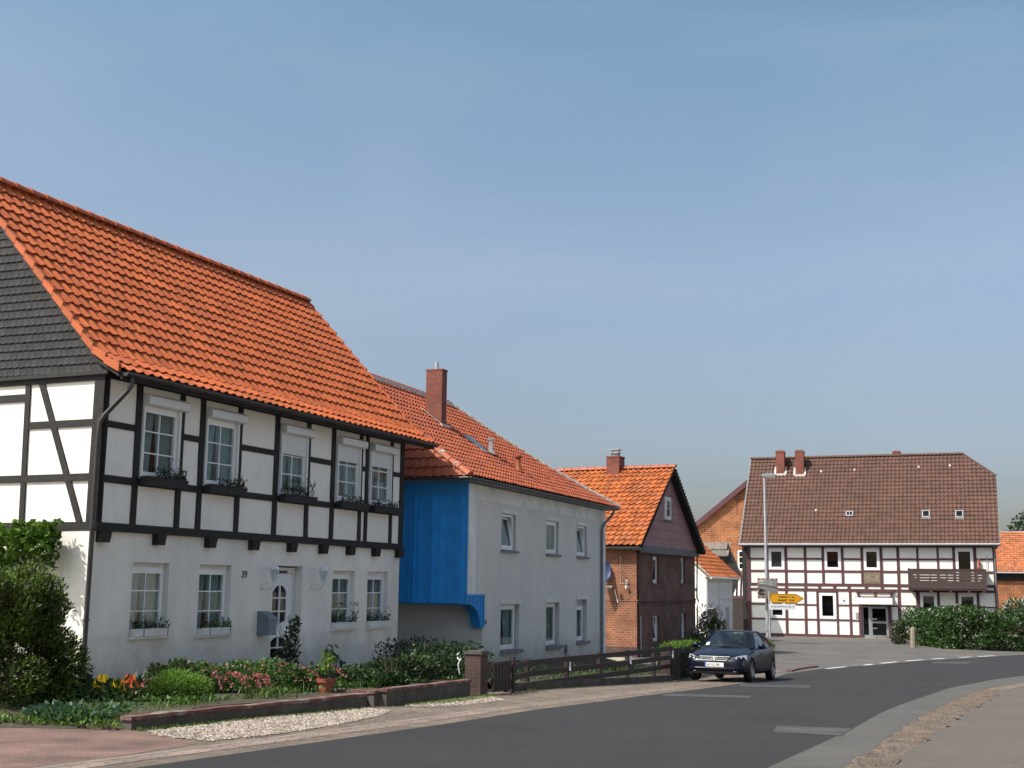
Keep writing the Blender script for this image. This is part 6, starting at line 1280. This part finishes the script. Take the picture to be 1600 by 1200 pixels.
dg = bpy.context.evaluated_depsgraph_get(); dg.update(); nm = bpy.data.meshes.new_from_object(ob.evaluated_get(dg)); bpy.data.objects.remove(ob)
for c in cut: bpy.data.objects.remove(c)
nm.materials.clear(); nm.materials.append(Mt['carpaint']); body = bpy.data.objects.new('body', nm); body.parent = CAR; COL.objects.link(body)
nm.polygons.foreach_set("use_smooth", [True]*len(nm.polygons)); nm.set_sharp_from_angle(angle=R(40))
# greenhouse: belt and roof curves
def crv(pts, t):
    xs = [p[0] for p in pts]; return [float(np.interp(t, [i/(len(pts)-1) for i in range(len(pts))], [p[k] for p in pts])) for k in range(3)]
def patch(mb, top, bot, n, crown=0., nz=5, outy=0.):
    vs = []; fs = []
    for j in range(nz+1):
        for i in range(n+1):
            a, b = Vector(crv(bot, i/n)), Vector(crv(top, i/n)); p = a.lerp(b, j/nz); s = i/n; p.x += crown*(1-(2*s-1)**2); p.y += outy*math.sin(math.pi*j/nz)*(1 if p.y > 0 else -1); vs.append(p)
    for j in range(nz):
        for i in range(n): fs.append((j*(n+1)+i, j*(n+1)+i+1, (j+1)*(n+1)+i+1, (j+1)*(n+1)+i))
    mb.add(vs, fs)
wsT, wsB = [(.02, -.53, 1.335), (.06, -.3, 1.36), (.07, 0, 1.365), (.06, .3, 1.36), (.02, .53, 1.335)], [(.80, -.70, .90), (.98, -.38, .925), (1.03, 0, .93), (.98, .38, .925), (.80, .70, .90)]
m = MB(); patch(m, wsT, wsB, 12); m.build('windscreen', Mt['carglass'], CAR, smooth=80)
rwT, rwB = [(-.95, -.50, 1.31), (-1.0, 0, 1.34), (-.95, .50, 1.31)], [(-1.60, -.62, 1.0), (-1.72, 0, 1.02), (-1.60, .62, 1.0)]
m = MB(); patch(m, rwT, rwB, 10); m.build('rear_window', Mt['carglass'], CAR, smooth=80)
m = MB(); rows_ = [(.02, .53, 1.335, 1.365), (-.25, .545, 1.355, 1.395), (-.6, .535, 1.345, 1.385), (-.97, .50, 1.305, 1.335)]; vs = []; NW = 10
rr_ = []
for q in range(10): t_ = q/9*3; i = min(2, int(t_)); f = t_-i; rr_.append([rows_[i][k]*(1-f)+rows_[i+1][k]*f for k in range(4)])
for (x, w_, z0, z1) in rr_:
    for k in range(NW+1): s = k/NW*2-1; vs.append((x, w_*s, z0+(z1-z0)*(1-abs(s)**2.6)))
m.add(vs, [(a*(NW+1)+b, a*(NW+1)+b+1, (a+1)*(NW+1)+b+1, (a+1)*(NW+1)+b) for a in range(9) for b in range(NW)]); m.build('roof', Mt['carpaint'], CAR, smooth=80)
for s in (-1, 1):
    T_ = [(-.02, s*.545, 1.325), (-.3, s*.56, 1.345), (-.62, s*.55, 1.34)]; B_ = [(.66, s*.765, .885), (.1, s*.79, .90), (-.52, s*.795, .915)]
    m = MB(); patch(m, T_, B_, 8, outy=.02); m.build('door_window', Mt['carglass'], CAR, smooth=80)
    T_ = [(-.67, s*.55, 1.335), (-.85, s*.53, 1.32), (-.97, s*.51, 1.305)]; B_ = [(-.58, s*.795, .915), (-.95, s*.785, .94), (-1.42, s*.74, .985)]
    m = MB(); patch(m, T_, B_, 6, outy=.02); m.build('quarter_window', Mt['carglass'], CAR, smooth=80)
    m = MB()   # pillars and roof rail
    m.tube([(.84, s*.735, .88), (.42, s*.64, 1.12), (.02, s*.54, 1.335), (-.25, s*.556, 1.358), (-.6, s*.546, 1.348), (-.96, s*.51, 1.31), (-1.25, s*.60, 1.18), (-1.60, s*.66, 1.0)], [.03, .024, .024, .022, .022, .03, .05, .07], 8)
    m.tube([(-.55, s*.797, .90), (-.60, s*.68, 1.15), (-.645, s*.555, 1.345)], .022, 6); m.build('pillar', Mt['carpaint'], CAR, smooth=60)
    m = MB(); m.tube([(.62, s*.80, .90), (.60, s*.86, .93)], .025, 6); n0 = len(m.v)
    m.lathe([(0, -.09), (.055, -.085), (.085, -.04), (.092, 0), (.085, .04), (.05, .08), (0, .09)], (0, 0, 0), 12)
    for v in range(n0, len(m.v)): q = m.v[v]; m.v[v] = (.60+q[0]*.6, s*.93+q[2]*1.1, .955+q[1]*.85)
    m.build('wing_mirror', Mt['carpaint'], CAR, smooth=60)
    # headlight cluster
    m = MB(); Bq = [(2.045, s*.47, .575), (1.99, s*.60, .565), (1.87, s*.745, .575), (1.74, s*.80, .60)]; Tq = [(2.02, s*.44, .605), (1.93, s*.60, .66), (1.80, s*.72, .69), (1.66, s*.785, .70)]
    vs = [(x+.035, y*1.012, z) for x, y, z in Bq]+[(x+.045, y*1.012, z+.02) for x, y, z in Tq]; m.add(vs, [(0, 1, 5, 4), (1, 2, 6, 5), (2, 3, 7, 6)]); hl_ = m.build('headlight', Mt['lampglass'], CAR, smooth=60)
    for (x, y, z, r_) in ((2.01, s*.56, .62, .04), (1.93, s*.67, .64, .045)): m = MB(); m.lathe([(0, 0), (r_, .01), (r_*.9, .03)], (0, 0, 0), 12); q = m.build('reflector', Mt['chrome'], hl_); q.location = (x+.045, y, z); q.rotation_euler = (0, R(75), R(18*s))
    m = MB(); m.lathe([(0, .012), (.042, .01), (.05, 0)], (0, 0, 0), 12); q = m.build('fog_light', Mt['lampglass'], CAR); q.location = (2.085, s*.55, .30); q.rotation_euler = (0, R(90), R(14*s))
    m = MB(); m.box(-.95, .92, s*.853-.008, s*.853+.008, .30, .325); m.build('side_trim', Mt['black'], CAR)
    m = MB(); m.box(.05, .20, s*.862-.012, s*.862+.012, .74, .77); m.build('door_handle', Mt['black'], CAR)
m = MB(); m.add([(2.125, -.34, .56), (2.125, .34, .56), (2.10, .40, .655), (2.10, -.40, .655)], [(0, 1, 2, 3)]); gr = m.build('grille', Mt['black'], CAR)
m = MB(); P_ = [(2.135, -.33, .56), (2.135, .33, .56), (2.108, .41, .66), (2.108, -.41, .66), (2.135, -.33, .56)]; m.tube(P_, .007, 6); m.tube([(2.131, -.36, .61), (2.131, .36, .61)], .003, 5); m.build('grille_frame', Mt['zinc'], gr)
m = MB(); K_ = 16
m.tube([(2.145, .040*math.cos(2*math.pi*k/K_), .61+.040*math.sin(2*math.pi*k/K_)) for k in range(K_+1)], .008, 6); m.tube([(2.145, -.085, .60), (2.145, .0, .61), (2.145, .085, .62)], .007, 5); m.build('emblem', Mt['alloy'], gr)
m = MB(); m.box(2.135, 2.15, -.26, .26, .395, .505); pl_ = m.build('number_plate', Mt['platewhite'], CAR)
m = MB(); m.box(2.150, 2.153, -.26, -.225, .397, .503); m.build('country_band', Mt['plateblue'], pl_)
o = text('plate_text', 'HI SU 89', .088, Mt['ink'], pl_, (2.152, -.20, .418), depth=.002, yaw=R(90)); o.scale = (1.08, 1, 1)
m = MB(); m.add([(2.135, -.62, .22), (2.135, .62, .22), (2.15, .60, .275), (2.15, -.60, .275)], [(0, 1, 2, 3)]); m.build('lower_intake', Mt['black'], CAR)
m = MB(); m.tube([(2.06, -.70, .36), (2.13, -.52, .36), (2.155, -.30, .365), (2.16, .0, .365), (2.155, .30, .365), (2.13, .52, .36), (2.06, .70, .36)], .014, 6); m.build('bumper_strip', Mt['carpaint'], CAR)
m = MB(); m.tube([(1.03, -.55, .945), (1.0, -.1, .955), (.98, .05, .96)], .009, 5); m.build('wiper', Mt['black'], CAR); m = MB(); m.tube([(1.05, .05, .945), (.97, .45, .945)], .009, 5); m.build('wiper', Mt['black'], CAR)
m = MB(); m.box(-1.5, 1.0, -.70, .70, .5, .80); m.box(.62, 1.0, -.66, .66, .8, .90); m.build('cabin_floor', Mt['seat'], CAR)
for s in (-1, 1):
    m = MB()
    T0 = lambda x, y, z: (y, x, z); m.box(-.35, .15, s*.36-.22, s*.36+.22, .55, .80); m.box(-.50, -.32, s*.36-.21, s*.36+.21, .75, 1.14); m.box(-.52, -.42, s*.36-.12, s*.36+.12, 1.14, 1.27); m.build('seat', Mt['seat'], CAR)
m = MB(); m.box(-1.25, -1.05, -.6, .6, .7, 1.08); m.build('rear_seat', Mt['seat'], CAR)
m = MB(); K_ = 16; m.tube([(.48+.05*math.sin(2*math.pi*k/K_), .36+.18*math.cos(2*math.pi*k/K_), .90+.17*math.sin(2*math.pi*k/K_)) for k in range(K_+1)], .014, 6); m.build('steering_wheel', Mt['black'], CAR)
m = MB(); m.box(-.0, .02, -.10, .10, 1.24, 1.29); m.build('rear_view_mirror', Mt['black'], CAR)
m = MB(); m.add([(.93, -.46, .965), (.93, -.56, .955), (.80, -.55, 1.03), (.80, -.47, 1.04)], [(0, 1, 2, 3)]); m.build('parking_disc', Mt['platewhite'], CAR)
def wheel():
    m = MB(); m.lathe([(.205, -.09), (.29, -.095), (.312, -.07), (.315, 0), (.312, .07), (.29, .095), (.205, .09), (.20, .0), (.205, -.09)], (0, 0, 0), 32); ty = m.build('wheel', Mt['rubber'], CAR, smooth=True)
    m = MB(); m.lathe([(.205, .085), (.195, .09), (.185, .06), (.18, -.06)], (0, 0, 0), 28); m.lathe([(0, .06), (.05, .065), (.055, .05)], (0, 0, 0), 12)
    for k in range(6):
        a = k*math.pi/3; c_, s_ = math.cos(a), math.sin(a); b0 = len(m.v); m.box(.04, .192, -.028, .028, .045, .075)
        for v in range(b0, len(m.v)): q = m.v[v]; m.v[v] = (q[0]*c_-q[1]*s_, q[0]*s_+q[1]*c_, q[2])
    m.build('rim', Mt['alloy'], ty, smooth=True); m = MB(); m.lathe([(0, .0), (.18, 0)], (0, 0, 0), 20); m.build('brake_backing', Mt['black'], ty); return ty
w0 = wheel()
for i, (x, s) in enumerate(((1.30, 1), (1.30, -1), (-1.30, 1), (-1.30, -1))):
    w_ = w0 if i == 0 else copy_tree(w0, CAR); w_.location = (x, s*.745, .315); w_.rotation_euler = (R(-90) if s > 0 else R(90), 0, R(14) if (x > 0 and False) else 0)

# low ground cover of the front garden, chips and grit on the street edges
rn = random.Random(90); pts = []
for _ in range(6000):
    u = rn.uniform(-4.4, 6); o = rn.uniform(.3, 4.2) if u > -3.8 else rn.uniform(.3, 2.6)
    if math.sin(u*2.3)+math.cos(o*2.9+u) > -.9: x, y, z = gpt(u, o); pts.append((x, y, z+abs(rn.gauss(0, .035))-.01))
o = leaves('ground_cover', Mt['L_mid'], None, pts, .075, .032, rn, lambda p: Vector((0, 0, .7))); tag(o, 'low leafy ground cover between the garden bushes', 'ground cover', kind='stuff')
def grit(poly, n, seed, label, m_, s0, s1):
    rn = random.Random(seed); m = MB()
    for x, y in poly_pts(poly, n, rn):
        s = rn.uniform(s0, s1)*(1 if rn.random() < .85 else 1.9); a = rn.uniform(0, 6.28); z = g(y)+.014; m.cr = rn.uniform(.02, 1); ca, sa = math.cos(a)*s, math.sin(a)*s
        m.add([(x+ca, y+sa, z-.01), (x-sa*.8, y+ca*.8, z-.01), (x-ca, y-sa, z-.01), (x+sa*.7, y-ca*.7, z-.01), (x, y, z+s*.6)], [(0, 1, 4), (1, 2, 4), (2, 3, 4), (3, 0, 4)])
    tag(m.build('grit', Mt[m_]), label, 'grit', kind='stuff')
grit(GR[2:6]+KR[2:6][::-1], 4200, 92, 'loose stones and grit along the sandy strip on the right', 'sand', .004, .012)
grit([(x, y) for x, y in off(LL, -1.5)[4:10]]+[(x, y) for x, y in LL[4:10]][::-1], 2600, 93, 'fine grit scattered over the sandy left roadside', 'sand', .004, .010)
grit([(-1.9, 20.0), (-.8, 23.6), (.5, 27.4), (4.4, 34.8), (4.9, 34.8), (1.2, 27.4), (-.1, 23.6), (-1.2, 20.0)], 1500, 94, 'crumbled grit at the foot of the walls and fence', 'sand', .005, .012)

# the other side of the street, outside the picture to the right: sunlit houses that light the shaded fronts and show in the panes
def across(loc, rz, W, Dp, h, rh, wall_, roof_, label, seed):
    t = root('village_house', (*loc, g(loc[1])), label, 'house', rz=rz); rn = random.Random(seed); m = MB(); n = 4; wins = []
    for k in range(n):
        for z0 in (.9, 3.6): x = -W/2+W*(k+.5)/n; wins.append((x-.5, x+.5, z0, z0+1.3))
    m.wall(-W/2, W/2, -.3, h, wins, 0, .3); m.box(-W/2, -W/2+.3, .3, Dp, -.3, h); m.box(W/2-.3, W/2, .3, Dp, -.3, h); m.box(-W/2, W/2, Dp-.3, Dp, -.3, h)
    for x in (-W/2, W/2-.3): m.add([(x, 0, h), (x, Dp, h), (x, Dp/2, h+rh), (x+.3, 0, h), (x+.3, Dp, h), (x+.3, Dp/2, h+rh)], [(0, 1, 2), (3, 5, 4)])
    m.build('wall', Mt[wall_], t); m = MB()
    for s_ in (-1, 1):
        y0 = -.5 if s_ < 0 else Dp+.5; m.add([(-W/2-.4, y0, h-.35), (W/2+.4, y0, h-.35), (W/2+.4, Dp/2, h+rh), (-W/2-.4, Dp/2, h+rh), (-W/2-.4, y0, h-.2), (W/2+.4, y0, h-.2), (W/2+.4, Dp/2, h+rh+.15), (-W/2-.4, Dp/2, h+rh+.15)], [(0, 1, 2, 3), (4, 5, 6, 7), (0, 1, 5, 4), (1, 2, 6, 5), (3, 0, 4, 7)])
    m.build('roof', Mt[roof_], t)
    for (a, b, c, d) in wins: window(t, a, b, c, d, .12, fwd=.07, sash=.06, cols=2, curtain=False)
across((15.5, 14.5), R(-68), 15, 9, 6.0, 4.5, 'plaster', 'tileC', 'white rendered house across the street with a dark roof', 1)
across((22.5, 31.0), R(-62), 13, 9, 6.2, 4.2, 'cream', 'tileC', 'cream rendered house across the street with a dark roof', 2)
across((8.5, -5.0), R(-70), 15, 9, 6.0, 4.2, 'cream', 'tileC', 'cream rendered house across the street with a brown roof', 3)

rn = random.Random(97); pts = []
for x, y in poly_pts([(-9, 16.9), (-6.3, 16.3), (-4.8, 15.6), (-4.5, 16.4), (-6, 17.6), (-9, 18.4)], 2600, rn): pts.append((x, y, g(y)+.02+abs(rn.gauss(0, .025))))
o = leaves('bed_edge_leaves', Mt['L_bright'], None, pts[:1300], .075, .035, rn, lambda p: Vector((0, 0, .5))); tag(o, 'low bright green weeds at the edge of the left bed', 'weeds', kind='stuff')
o = leaves('leaf_litter', Mt['L_copper'], None, pts[1300:], .06, .04, rn, None, .15); tag(o, 'brown fallen leaves along the edge of the left bed', 'leaf litter', kind='stuff')
